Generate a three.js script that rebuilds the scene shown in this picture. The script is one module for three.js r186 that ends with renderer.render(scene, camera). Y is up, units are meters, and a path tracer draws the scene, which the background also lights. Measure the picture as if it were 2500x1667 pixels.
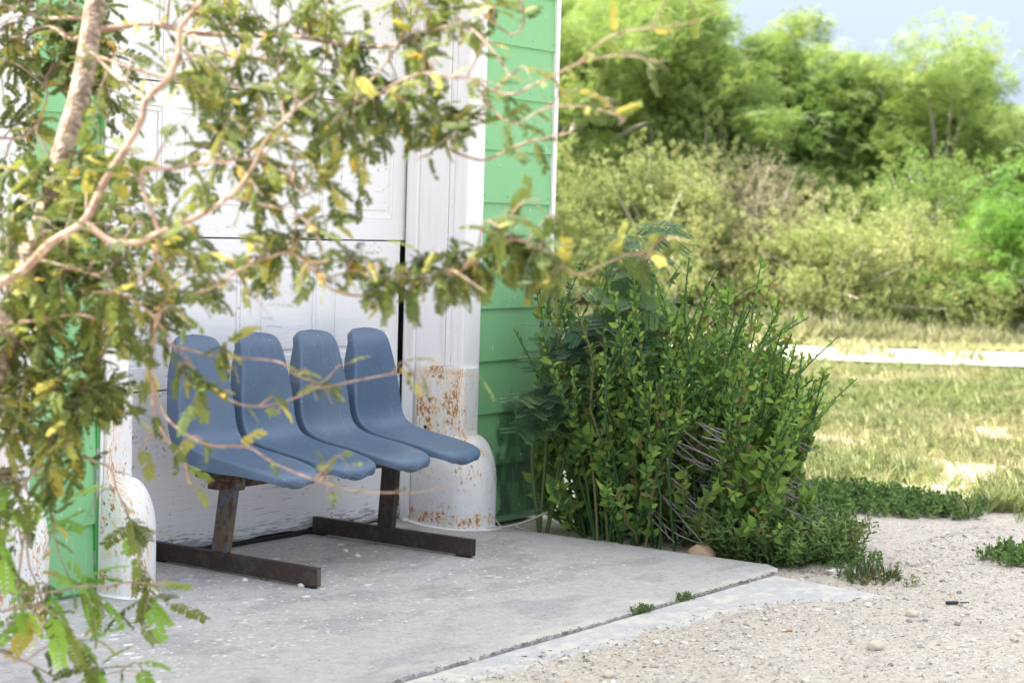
import * as THREE from 'three';
import { mergeGeometries, mergeVertices } from 'three/addons/utils/BufferGeometryUtils.js';
import { RoundedBoxGeometry } from 'three/addons/geometries/RoundedBoxGeometry.js';

// ---------------------------------------------------------------- camera
const scene = new THREE.Scene();
const camera = new THREE.PerspectiveCamera(20.37, 1024 / 682, 0.05, 600);
camera.position.set(0, 1.22, 4.4);
camera.up.set(0.0327, 0.9978, -0.0578);                       // the photographer held the camera tilted by about 1.6 degrees
camera.lookAt(camera.position.x + 0.8173, camera.position.y - 0.06, camera.position.z - 0.5731);
camera.focus = 6.35;
camera.userData.fStop = 3.9;
scene.add(camera);

// ---------------------------------------------------------------- sky, sun, exposure
const sunTravel = new THREE.Vector3(0.52, -1, 0.65).normalize();
{
  const W = 256, H = 128, data = new Float32Array(W * H * 4);
  const zen = [0.590, 0.615, 0.680], hor = [0.132, 0.168, 0.227];       // thin bright veil, paler blue and dimmer towards the horizon
  for (let j = 0; j < H; j++) for (let i = 0; i < W; i++) {
    const el = ((j + 0.5) / H - 0.5) * Math.PI, az = ((i + 0.5) / W - 0.5) * 2 * Math.PI;
    const d = [Math.cos(el) * Math.cos(az), Math.sin(el), Math.cos(el) * Math.sin(az)];
    const t = Math.pow(Math.max(0, d[1]), 0.9);
    const c = -(d[0] * sunTravel.x + d[1] * sunTravel.y + d[2] * sunTravel.z);
    const halo = 0.25 * Math.pow(Math.max(0, c), 3) + 0.5 * Math.pow(Math.max(0, c), 24);
    for (let k = 0; k < 3; k++) data[(j * W + i) * 4 + k] = hor[k] + (zen[k] - hor[k]) * t + halo * [1, 0.97, 0.9][k];
    data[(j * W + i) * 4 + 3] = 1;
  }
  const sky = new THREE.DataTexture(data, W, H, THREE.RGBAFormat, THREE.FloatType);
  sky.mapping = THREE.EquirectangularReflectionMapping;
  sky.magFilter = sky.minFilter = THREE.LinearFilter;
  sky.needsUpdate = true;
  scene.background = sky;
  scene.environment = sky;
}
const sun = new THREE.DirectionalLight(new THREE.Color().setRGB(1, 0.93, 0.82), 4.0);
sun.position.copy(sunTravel).multiplyScalar(-40).add(new THREE.Vector3(6, 0, 0));
sun.target.position.set(6, 0, 0);
sun.castShadow = true;
sun.shadow.mapSize.set(4096, 4096);
Object.assign(sun.shadow.camera, { left: -30, right: 30, top: 30, bottom: -30, near: 1, far: 120 });
scene.add(sun, sun.target);
const renderer = new THREE.WebGLRenderer({ antialias: true });
renderer.toneMapping = THREE.LinearToneMapping;
renderer.toneMappingExposure = 3.9;
renderer.shadowMap.enabled = true;

// ---------------------------------------------------------------- helpers
function rng(seed) {
  let a = seed >>> 0;
  return () => { a = (a + 0x6d2b79f5) | 0; let t = Math.imul(a ^ (a >>> 15), 1 | a); t = (t + Math.imul(t ^ (t >>> 7), 61 | t)) ^ t; return ((t ^ (t >>> 14)) >>> 0) / 4294967296; };
}
const V = (x, y, z) => new THREE.Vector3(x, y, z);
const lerp = (a, b, t) => a + (b - a) * t;
const clamp01 = (t) => Math.min(1, Math.max(0, t));
const sstep = (a, b, t) => { t = clamp01((t - a) / (b - a)); return t * t * (3 - 2 * t); };
function hash(i, j, s) { let h = Math.imul(i, 374761393) ^ Math.imul(j, 668265263) ^ Math.imul(s + 1, 1442695041); h = Math.imul(h ^ (h >>> 13), 1274126177); return ((h ^ (h >>> 16)) >>> 0) / 4294967296; }
function noise(x, y, px, py, s = 0) {                        // value noise with periods px, py
  const i = Math.floor(x), j = Math.floor(y), u = x - i, v = y - j, U = u * u * (3 - 2 * u), Q = v * v * (3 - 2 * v);
  const m = (a, p) => ((a % p) + p) % p, i0 = m(i, px), i1 = m(i + 1, px), j0 = m(j, py), j1 = m(j + 1, py);
  return lerp(lerp(hash(i0, j0, s), hash(i1, j0, s), U), lerp(hash(i0, j1, s), hash(i1, j1, s), U), Q);
}
function fbm(u, v, fx, fy, oct, s = 0) { let a = 0, w = 0.5, n = 0; for (let k = 0; k < oct; k++) { a += w * noise(u * fx, v * fy, fx, fy, s + k * 17); n += w; w *= 0.5; fx *= 2; fy *= 2; } return a / n; }
const toSRGB = (c) => (c <= 0.0031308 ? 12.92 * c : 1.055 * Math.pow(c, 1 / 2.4) - 0.055);
const LUT = new Uint8Array(4097).map((_, i) => Math.round(255 * toSRGB(i / 4096)));
function tex(w, h, fn, color = true, wrap = THREE.RepeatWrapping) { // fn(u, v) gives linear colours, or one number
  const data = new Uint8Array(w * h * 4);
  for (let j = 0; j < h; j++) for (let i = 0; i < w; i++) {
    const c = fn((i + 0.5) / w, (j + 0.5) / h), o = (j * w + i) * 4;
    for (let k = 0; k < 3; k++) { const q = clamp01(typeof c === 'number' ? c : c[k]); data[o + k] = color ? LUT[Math.round(q * 4096)] : Math.round(q * 255); }
    data[o + 3] = 255;
  }
  const t = new THREE.DataTexture(data, w, h, THREE.RGBAFormat);
  t.wrapS = t.wrapT = wrap; t.magFilter = THREE.LinearFilter; t.minFilter = THREE.LinearMipmapLinearFilter; t.generateMipmaps = true;
  if (color) t.colorSpace = THREE.SRGBColorSpace;
  t.needsUpdate = true;
  return t;
}
const rgb = (r, g, b) => new THREE.Color().setRGB(r, g, b);
const mix3 = (a, b, t) => [lerp(a[0], b[0], t), lerp(a[1], b[1], t), lerp(a[2], b[2], t)];
const std = (o) => new THREE.MeshStandardMaterial(o);
function grid(nu, nv, fn) {                                   // fn(u, v) -> [x, y, z, texU, texV]
  const p = [], uv = [], ix = [];
  for (let j = 0; j <= nv; j++) for (let i = 0; i <= nu; i++) { const q = fn(i / nu, j / nv); p.push(q[0], q[1], q[2]); uv.push(q[3] ?? i / nu, q[4] ?? j / nv); }
  for (let j = 0; j < nv; j++) for (let i = 0; i < nu; i++) { const a = j * (nu + 1) + i, b = a + 1, c = a + nu + 1, d = c + 1; ix.push(a, b, d, a, d, c); }
  const g = new THREE.BufferGeometry();
  g.setAttribute('position', new THREE.Float32BufferAttribute(p, 3)); g.setAttribute('uv', new THREE.Float32BufferAttribute(uv, 2)); g.setIndex(ix); g.computeVertexNormals();
  return g;
}
function metreUV(g, size = 1, du = 0, dv = 0) {               // texture coordinates in metres, from the side each face looks to
  if (g.index) g = g.toNonIndexed();
  const p = g.attributes.position, n = g.attributes.normal, uv = new Float32Array(p.count * 2);
  for (let t = 0; t < p.count; t += 3) {
    let nx = 0, ny = 0, nz = 0;
    for (let k = 0; k < 3; k++) { nx += n.getX(t + k); ny += n.getY(t + k); nz += n.getZ(t + k); }
    nx = Math.abs(nx); ny = Math.abs(ny); nz = Math.abs(nz);
    for (let k = 0; k < 3; k++) {
      const x = p.getX(t + k), y = p.getY(t + k), z = p.getZ(t + k);
      const [a, b] = nz >= nx && nz >= ny ? [x, y] : nx >= ny ? [z, y] : [x, z];
      uv[(t + k) * 2] = a / size + du; uv[(t + k) * 2 + 1] = b / size + dv;
    }
  }
  g.setAttribute('uv', new THREE.BufferAttribute(uv, 2));
  return g;
}
function box(x0, x1, y0, y1, z0, z1, bevel = 0, size = 1, du = 0, dv = 0) {
  const w = x1 - x0, h = y1 - y0, d = z1 - z0;
  const g = bevel ? new RoundedBoxGeometry(w, h, d, 1, bevel) : new THREE.BoxGeometry(w, h, d);
  g.translate((x0 + x1) / 2, (y0 + y1) / 2, (z0 + z1) / 2);
  return metreUV(g, size, du, dv);
}
function tube(pts, radii, radial = 6, steps = 4) {            // tapered tube through points, capped at the far end by its taper
  const c = new THREE.CatmullRomCurve3(pts, false, 'centripetal'), n = Math.max(1, (pts.length - 1) * steps);
  const P = [], R = [];
  for (let i = 0; i <= n; i++) { const t = i / n; P.push(c.getPoint(t)); const f = t * (pts.length - 1), k = Math.min(pts.length - 2, Math.floor(f)); R.push(Array.isArray(radii) ? lerp(radii[k], radii[k + 1], f - k) : radii); }
  const pos = [], uv = [], ix = []; let nrm = V(0, 0, 0), len = 0;
  for (let i = 0; i <= n; i++) {
    const t = P[Math.min(n, i + 1)].clone().sub(P[Math.max(0, i - 1)]).normalize();
    if (i === 0) { nrm = Math.abs(t.y) < 0.9 ? V(0, 1, 0) : V(1, 0, 0); }
    nrm.addScaledVector(t, -nrm.dot(t)).normalize();
    const bn = t.clone().cross(nrm);
    if (i) len += P[i].distanceTo(P[i - 1]);
    for (let k = 0; k <= radial; k++) { const a = (k / radial) * 2 * Math.PI, q = P[i].clone().addScaledVector(nrm, Math.cos(a) * R[i]).addScaledVector(bn, Math.sin(a) * R[i]); pos.push(q.x, q.y, q.z); uv.push(k / radial, len * 5); }
    if (i) for (let k = 0; k < radial; k++) { const a = (i - 1) * (radial + 1) + k, b = a + 1, d = a + radial + 1, e = d + 1; ix.push(a, b, e, a, e, d); }
  }
  const g = new THREE.BufferGeometry();
  g.setAttribute('position', new THREE.Float32BufferAttribute(pos, 3)); g.setAttribute('uv', new THREE.Float32BufferAttribute(uv, 2)); g.setIndex(ix); g.computeVertexNormals();
  return g;
}
const taken = new Map();
function numbered(name) { const n = taken.get(name) ?? 0; taken.set(name, n + 1); return n ? `${name}_${String(n).padStart(3, '0')}` : name; }
function mesh(name, g, m, parent, label) {
  const o = new THREE.Mesh(g, m); o.name = parent ? name : numbered(name); o.castShadow = o.receiveShadow = true; (parent ?? scene).add(o);
  if (label) o.userData.label = label;
  return o;
}
function tag(o, label, category, group) { o.userData.label = label; o.userData.category = category; if (group) o.userData.group = group; return o; }
function thing(name, label, category, at = [0, 0, 0], group) { const o = new THREE.Group(); o.name = numbered(name); o.position.set(...at); scene.add(o); return tag(o, label, category, group); }
function structure(name, g, m) { const o = mesh(name, g, m); o.userData.kind = 'structure'; return o; }
function copies(name, g, m, list, parent, kind = 'stuff') {   // list of { p, q, s, c }: place, turn, size, colour
  const o = new THREE.InstancedMesh(g, m, list.length), M = new THREE.Matrix4();
  list.forEach((e, i) => { o.setMatrixAt(i, M.compose(e.p, e.q, e.s.isVector3 ? e.s : V(e.s, e.s, e.s))); if (e.c) o.setColorAt(i, e.c); });
  o.name = parent ? name : numbered(name); o.castShadow = o.receiveShadow = true; o.userData.kind = kind; (parent ?? scene).add(o);
  return o;
}
const qTo = (dir, roll = 0) => {                              // turns +y to dir, then rolls about it
  const q = new THREE.Quaternion().setFromUnitVectors(V(0, 1, 0), dir);
  return q.multiply(new THREE.Quaternion().setFromAxisAngle(V(0, 1, 0), roll));
};
function qFrame(along, up) {                                  // +x to along, +y as near as can be to up
  const x = along.clone().normalize(), z = x.clone().cross(up).normalize(), y = z.clone().cross(x);
  return new THREE.Quaternion().setFromRotationMatrix(new THREE.Matrix4().makeBasis(x, y, z));
}

// ---------------------------------------------------------------- materials
const M = {};
{ // white gloss paint on timber, grain running along u; hairline cracks and flakes where the paint has opened
  const grain = (u, v) => fbm(u, v, 6, 160, 3, 5);
  const crack = (u, v) => { const a = fbm(u, v, 10, 130, 2, 31), b = fbm(u, v, 4, 5, 3, 77); return sstep(0.74, 0.80, a) * sstep(0.52, 0.68, b); };
  const flake = (u, v) => sstep(0.775, 0.80, fbm(u, v, 70, 90, 3, 91)) * sstep(0.5, 0.6, fbm(u, v, 5, 5, 2, 13));
  M.whitePaint = std({
    map: tex(1024, 1024, (u, v) => {
      let c = mix3([0.85, 0.85, 0.855], [0.80, 0.80, 0.805], fbm(u, v, 5, 7, 4, 3));
      c = mix3(c, [0.42, 0.41, 0.40], 0.4 * crack(u, v));
      return mix3(c, [0.3, 0.28, 0.27], 0.7 * flake(u, v));
    }),
    bumpMap: tex(1024, 1024, (u, v) => 0.55 * grain(u, v) + 0.25 * fbm(u, v, 30, 40, 2, 8) - 0.3 * crack(u, v) - 0.3 * flake(u, v) + 0.25, false), bumpScale: 0.0016, roughness: 0.5,
  });
  const drip = (u, v) => sstep(0.62, 0.75, fbm(u, v, 60, 3, 2, 45)) * sstep(0.35, 0.7, fbm(u, v, 14, 4, 2, 4));
  M.whiteTrim = std({                                         // the same paint on upright boards, with faint rust and rain runs
    map: tex(512, 512, (u, v) => {
      let c = mix3([0.85, 0.85, 0.855], [0.80, 0.80, 0.805], fbm(u, v, 9, 4, 4, 6));
      c = mix3(c, [0.66, 0.62, 0.5], 0.35 * drip(u, v));
      return mix3(c, [0.45, 0.44, 0.42], 0.4 * sstep(0.82, 0.88, fbm(u, v, 120, 6, 2, 66)));
    }),
    bumpMap: tex(512, 512, (u, v) => fbm(u, v, 90, 5, 3, 7), false), bumpScale: 0.0011, roughness: 0.48,
  });
  // bottom of the door: one texture over the whole board (1.8 x 0.6 m), worn to grey timber where it meets the slab
  M.doorFoot = std({
    map: tex(1536, 512, (u, v) => {
      const y = v * 0.6, warp = fbm(u, v, 14, 6, 4, 21) - 0.5;
      let c = mix3([0.85, 0.85, 0.855], [0.79, 0.79, 0.795], fbm(u, v, 8, 5, 4, 3));
      const lines = noise(u * 22 + 2.2 * warp, v * 96 + 5 * warp, 22, 96, 41), keep = sstep(0.32, 0.6, fbm(u, v, 7, 4, 3, 29)) * (1 - 0.6 * sstep(0.3, 0.5, y));
      c = mix3(c, [0.30, 0.29, 0.28], 0.55 * sstep(0.83, 0.93, lines) * keep);
      c = mix3(c, [0.17, 0.155, 0.14], 0.8 * sstep(0.80, 0.83, fbm(u, v, 150, 70, 2, 51)) * sstep(0.42, 0.6, fbm(u, v, 9, 5, 2, 15)));
      const bare = 0.8 * sstep(0.42, 0.72, fbm(u, v, 46, 110, 4, 63) + 0.8 * (0.038 - y) / 0.12 + 0.45 * (fbm(u, v, 7, 3, 2, 82) - 0.5));
      c = mix3(c, mix3([0.30, 0.285, 0.27], [0.16, 0.15, 0.14], fbm(u, v, 30, 160, 3, 9)), bare * (y < 0.16 ? 1 : 0));
      for (const [a, b] of [[0.435, 0.13], [0.9, 0.3], [0.3, 0.42]]) { const dx = (u - a) * 1.8, dy = y - b; c = mix3(c, [0.42, 0.2, 0.06], 0.8 * sstep(0.008, 0.002, Math.abs(dx) + 0.004 * warp) * sstep(0.012, 0.006, dy) * sstep(-0.1, -0.01, dy)); }
      return c;
    }),
    bumpMap: tex(1024, 512, (u, v) => { const w = fbm(u, v, 14, 6, 4, 21) - 0.5; return 0.6 * fbm(u, v, 10, 150, 3, 5) + 0.4 - 0.4 * sstep(0.80, 0.9, noise(u * 22 + 2.2 * w, v * 96 + 5 * w, 22, 96, 41)); }, false), bumpScale: 0.002, roughness: 0.6,
  });
}
{ // green paint on cement boards: thin pale runs, fine scuffs
  const run = (u, v) => sstep(0.8, 0.9, noise(u * 110, v * 5, 110, 5, 8)) * sstep(0.5, 0.7, fbm(u, v, 9, 6, 2, 12));
  M.greenPaint = std({
    map: tex(512, 512, (u, v) => {
      let c = mix3([0.205, 0.490, 0.215], [0.235, 0.515, 0.25], fbm(u, v, 7, 5, 4, 2));
      c = mix3(c, [0.42, 0.66, 0.46], 0.22 * run(u, v));
      return mix3(c, [0.62, 0.75, 0.64], 0.6 * sstep(0.86, 0.9, fbm(u, v, 70, 22, 2, 55)));
    }),
    bumpMap: tex(256, 256, (u, v) => fbm(u, v, 24, 24, 3, 3), false), bumpScale: 0.0008, roughness: 0.4,
  });
  M.greenPatch = std({                                        // dark ragged patch on the lowest boards by the bush, one texture over 0.5 x 0.66 m
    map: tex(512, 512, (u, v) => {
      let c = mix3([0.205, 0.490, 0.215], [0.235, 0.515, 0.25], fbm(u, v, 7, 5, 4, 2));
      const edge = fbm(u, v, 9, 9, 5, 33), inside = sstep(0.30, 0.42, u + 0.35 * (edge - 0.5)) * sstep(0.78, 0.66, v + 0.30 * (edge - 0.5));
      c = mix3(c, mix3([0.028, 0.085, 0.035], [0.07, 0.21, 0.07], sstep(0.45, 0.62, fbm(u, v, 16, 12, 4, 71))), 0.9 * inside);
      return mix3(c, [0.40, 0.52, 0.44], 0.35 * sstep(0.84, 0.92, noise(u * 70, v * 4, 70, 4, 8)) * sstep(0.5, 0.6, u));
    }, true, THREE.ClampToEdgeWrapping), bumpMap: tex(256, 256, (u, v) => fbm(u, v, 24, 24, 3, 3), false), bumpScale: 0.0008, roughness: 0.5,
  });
  M.greenEdge = std({ map: tex(128, 512, (u, v) => mix3([0.05, 0.30, 0.06], [0.3, 0.32, 0.28], sstep(0.55, 0.68, fbm(u, v, 5, 24, 4, 1)))), roughness: 0.6 });
}
function guardPaint(seed, amount, zone, blue) {               // white paint on iron, rust breaking through; u runs round the guard, v is height / 0.7
  const w = 512, h = 512;
  return std({
    map: tex(w, h, (u, v) => {
      let c = mix3([0.80, 0.80, 0.79], [0.74, 0.745, 0.75], fbm(u, v, 6, 6, 4, seed));
      const where = zone(u, v);
      const spot = 0.35 * fbm(u, v, 70, 30, 3, seed + 3) + 0.35 * fbm(u, v, 110, 90, 2, seed + 4) + 0.30 * fbm(u, v, 16, 9, 3, seed + 7) + 0.15 * where - 0.06;
      const streak = fbm(u, v, 60, 9, 3, seed + 9) + 0.34 * where - 0.22;
      c = mix3(c, [0.74, 0.60, 0.40], 0.5 * sstep(0.50, 0.72, streak) * amount);
      c = mix3(c, [0.70, 0.43, 0.19], 0.75 * sstep(0.555, 0.66, spot) * amount);
      c = mix3(c, mix3([0.50, 0.23, 0.08], [0.30, 0.12, 0.045], fbm(u, v, 90, 80, 2, seed + 5)), sstep(0.655, 0.72, spot) * amount);
      const chip = sstep(blue ? 0.66 : 0.755, blue ? 0.69 : 0.775, 0.6 * fbm(u, v, 70, 60, 3, seed + 13) + 0.4 * fbm(u, v, 12, 10, 3, seed + 15));
      c = mix3(c, blue ? mix3([0.09, 0.10, 0.11], [0.42, 0.55, 0.66], fbm(u, v, 40, 40, 2, 4)) : [0.12, 0.15, 0.15], chip);
      return c;
    }, true, THREE.ClampToEdgeWrapping),
    bumpMap: tex(256, 256, (u, v) => fbm(u, v, 30, 30, 4, seed + 3), false), bumpScale: 0.0025, roughness: 0.5,
  });
}
M.guardA = guardPaint(11, 1, (u, v) => clamp01(sstep(0.80, 0.30, u) * sstep(0.38, 0.55, v) + 0.9 * sstep(0.93, 0.985, v) + 0.9 * sstep(0.055, 0.02, Math.abs(v - 0.055)) + 0.6 * sstep(0.25, 0.05, u) * sstep(0.18, 0.3, v) + 0.55 * sstep(0.20, 0.06, Math.abs(v - 0.42)) * (0.5 + 0.5 * u)), false);
M.guardB = guardPaint(41, 1, (u, v) => clamp01(0.62 * sstep(0.45, 0.75, u) + 0.7 * sstep(0.05, 0.02, Math.abs(v - 0.06))), false);
M.guardC = guardPaint(73, 1, (u, v) => 0.45, true);
{ // steel of the bench frame: grey paint almost gone, brown rust
  M.steel = std({
    map: tex(512, 512, (u, v) => {
      const a = fbm(u, v, 14, 14, 5, 1), b = fbm(u, v, 90, 90, 3, 7);
      let c = mix3([0.034, 0.025, 0.022], [0.060, 0.042, 0.033], b);
      c = mix3(c, [0.062, 0.066, 0.074], 0.75 * sstep(0.54, 0.68, a));
      return mix3(c, [0.105, 0.055, 0.026], 0.7 * sstep(0.56, 0.76, fbm(u, v, 30, 30, 4, 19)));
    }),
    bumpMap: tex(256, 256, (u, v) => fbm(u, v, 50, 50, 4, 2), false), bumpScale: 0.0012, roughness: 0.55, metalness: 0.15,
  });
  M.steelPost = std({
    map: tex(256, 256, (u, v) => {
      const a = fbm(u, v, 12, 9, 5, 31);
      let c = mix3([0.085, 0.10, 0.125], [0.12, 0.135, 0.155], fbm(u, v, 40, 40, 3, 5));
      c = mix3(c, [0.135, 0.085, 0.035], 0.85 * sstep(0.48, 0.62, a));
      return mix3(c, [0.055, 0.04, 0.032], 0.8 * sstep(0.56, 0.72, fbm(u, v, 24, 24, 4, 8)));
    }), bumpMap: tex(256, 256, (u, v) => fbm(u, v, 60, 60, 4, 12), false), bumpScale: 0.001, roughness: 0.5, metalness: 0.15,
  });
  M.rustBrown = std({ map: tex(256, 256, (u, v) => mix3([0.028, 0.018, 0.013], [0.12, 0.062, 0.032], sstep(0.35, 0.75, fbm(u, v, 24, 24, 5, 3)))), roughness: 0.8 });
}
{ // sun-bleached blue plastic
  M.plastic = new THREE.MeshPhysicalMaterial({
    map: tex(512, 512, (u, v) => {
      let c = mix3([0.072, 0.116, 0.184], [0.100, 0.152, 0.226], fbm(u, v, 4, 4, 4, 9));
      c = mix3(c, [0.27, 0.35, 0.46], 0.22 * sstep(0.62, 0.85, fbm(u, v, 120, 9, 3, 22)) * sstep(0.45, 0.65, fbm(u, v, 5, 6, 2, 12)));
      c = mix3(c, [0.5, 0.56, 0.64], 0.4 * sstep(0.885, 0.9, fbm(u, v, 60, 60, 2, 4)));
      return mix3(c, [0.045, 0.07, 0.12], 0.35 * sstep(0.76, 0.82, fbm(u, v, 40, 16, 3, 71)));
    }),
    bumpMap: tex(256, 256, (u, v) => fbm(u, v, 100, 100, 2, 1), false), bumpScale: 0.0003, roughness: 0.42, specularIntensity: 0.9,
  });
}
{ // concrete slab: one texture over 3.2 x 3.2 m (x 3.2-6.4), paint spatter near the bench and the left guard, sand swept to the edges
  const spl = [];
  const r = rng(8);
  for (let i = 0; i < 1700; i++) { const x = 3.5 + Math.pow(r(), 1.5) * 2.5, z = -0.42 + Math.pow(r(), 1.4) * 1.25; spl.push([x, z, 0.0028 + 0.007 * r() * r() * r() + (r() < 0.02 ? 0.008 : 0), r()]); }
  const S = 2048, paint = new Float32Array(S * S);
  for (const [x, z, q, a] of spl) {
    const cu = ((x - 3.2) / 3.2) * S, cv = (((z + 0.8) / 3.2)) * S, R = (q / 3.2) * S;
    for (let j = Math.floor(cv - R - 2); j <= cv + R + 2; j++) for (let i = Math.floor(cu - 2 * R - 2); i <= cu + 2 * R + 2; i++) {
      if (i < 0 || j < 0 || i >= S || j >= S) continue;
      const d = Math.hypot((i - cu) / 1.5, j - cv) / R + 0.7 * (noise(i * 0.3, j * 0.3, 997, 991, 3) - 0.5);
      if (d < 1) paint[j * S + i] = Math.max(paint[j * S + i], 0.35 + 0.6 * a);
    }
  }
  M.concrete = std({
    map: tex(S, S, (u, v) => {
      const z = v * 3.2 - 0.8;
      const a = fbm(u, v, 5, 5, 4, 3), b = fbm(u, v, 120, 120, 3, 8), c0 = fbm(u, v, 3, 4, 3, 61), d = fbm(u, v, 14, 30, 4, 26);
      let c = mix3([0.405, 0.388, 0.385], [0.475, 0.455, 0.445], a);
      c = mix3(c, [0.42, 0.375, 0.33], 0.5 * sstep(0.45, 0.65, c0));
      c = mix3(c, [0.27, 0.265, 0.27], 0.5 * sstep(0.50, 0.70, d));
      const k = 0.78 + 0.24 * b + 0.20 * fbm(u, v, 260, 420, 2, 88); c = c.map((q) => q * k);
      c = mix3(c, [0.58, 0.55, 0.50], 0.35 * sstep(0.78, 0.88, fbm(u, v, 420, 420, 1, 5)));
      c = mix3(c, [0.10, 0.09, 0.085], 0.4 * sstep(0.84, 0.9, fbm(u, v, 300, 420, 1, 14)));
      c = mix3(c, [0.56, 0.51, 0.44], 0.6 * sstep(0.50, 0.74, fbm(u, v, 18, 40, 5, 90) + 0.26 * sstep(1.14, 1.27, z) - 0.16));
      c = mix3(c, [0.2, 0.45, 0.25], 0.5 * sstep(0.02, 0.008, Math.hypot(u - 0.22, (v - 0.30) * 1.5)));
      const p = paint[Math.min(S - 1, Math.floor(v * S)) * S + Math.min(S - 1, Math.floor(u * S))];
      return mix3(c, [0.78, 0.78, 0.77], p);
    }),
    bumpMap: tex(1024, 1024, (u, v) => 0.5 * fbm(u, v, 40, 60, 3, 4) + 0.5 * fbm(u, v, 300, 300, 2, 9), false), bumpScale: 0.003, roughness: 0.85,
  });
  M.apron = std({
    map: tex(1024, 1024, (u, v) => { let c = mix3([0.42, 0.405, 0.395], [0.50, 0.48, 0.46], fbm(u, v, 8, 8, 4, 6)); const k = 0.84 + 0.32 * fbm(u, v, 240, 240, 2, 3); c = c.map((q) => q * k * (0.92 + 0.16 * fbm(u, v, 20, 60, 3, 77))); return mix3(c, [0.60, 0.54, 0.46], 0.75 * sstep(0.46, 0.66, fbm(u, v, 22, 40, 5, 19))); }),
    bumpMap: tex(512, 512, (u, v) => fbm(u, v, 150, 150, 3, 4), false), bumpScale: 0.002, roughness: 0.85,
  });
}
M.gravel = std({ // crushed coral sand, 1.6 m tile
  map: tex(1024, 1024, (u, v) => {
    let c = mix3([0.43, 0.375, 0.305], [0.525, 0.465, 0.385], fbm(u, v, 6, 6, 4, 2));
    const k = 0.72 + 0.56 * fbm(u, v, 220, 220, 2, 7); c = c.map((q) => q * k);
    c = mix3(c, [0.74, 0.70, 0.63], 0.8 * sstep(0.74, 0.82, fbm(u, v, 190, 190, 2, 31)));
    c = mix3(c, [0.36, 0.33, 0.29], 0.7 * sstep(0.64, 0.72, fbm(u, v, 24, 60, 4, 57)));
    return mix3(c, [0.12, 0.095, 0.075], 0.8 * sstep(0.745, 0.79, fbm(u, v, 90, 240, 2, 44)));
  }),
  bumpMap: tex(1024, 1024, (u, v) => 0.4 * fbm(u, v, 30, 30, 3, 3) + 0.6 * fbm(u, v, 180, 180, 2, 7), false), bumpScale: 0.009, roughness: 0.95, vertexColors: true,
});
M.pebble = std({ color: 0xffffff, roughness: 0.85, bumpMap: M.gravel.bumpMap, bumpScale: 0.002 });
M.limeRoad = std({ map: tex(512, 512, (u, v) => { const c = mix3([0.66, 0.62, 0.56], [0.76, 0.73, 0.68], fbm(u, v, 8, 8, 5, 2)); return c; }), roughness: 0.95 });
M.bark = std({
  map: tex(256, 512, (u, v) => { const r = fbm(u, v, 10, 22, 4, 3), g = fbm(u, v, 3, 5, 3, 8); let c = mix3([0.17, 0.12, 0.085], [0.40, 0.31, 0.24], sstep(0.3, 0.7, r)); return mix3(c, [0.46, 0.39, 0.33], 0.4 * sstep(0.5, 0.7, g)); }),
  bumpMap: tex(256, 512, (u, v) => fbm(u, v, 12, 20, 4, 3), false), bumpScale: 0.006, roughness: 0.9,
});
M.twigBark = std({ map: tex(128, 256, (u, v) => mix3([0.27, 0.17, 0.125], [0.50, 0.38, 0.30], sstep(0.3, 0.75, fbm(u, v, 5, 14, 4, 5)))), bumpMap: M.bark.bumpMap, bumpScale: 0.002, roughness: 0.8 });
M.paleBark = std({ map: tex(128, 256, (u, v) => mix3([0.30, 0.265, 0.225], [0.52, 0.48, 0.43], fbm(u, v, 6, 12, 4, 5))), roughness: 0.9 });
M.dryTwig = std({ map: tex(128, 256, (u, v) => mix3([0.20, 0.18, 0.165], [0.42, 0.39, 0.37], fbm(u, v, 6, 18, 4, 5))), roughness: 0.9 });
M.dark = std({ color: rgb(0.02, 0.02, 0.02), roughness: 0.9 });
const leafMat = (r, g, b, through = 0.4, rough = 0.96) => new THREE.MeshPhysicalMaterial({ color: rgb(r, g, b), roughness: rough, transmission: through, thickness: 0, side: THREE.DoubleSide, specularIntensity: 0.6 });

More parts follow.
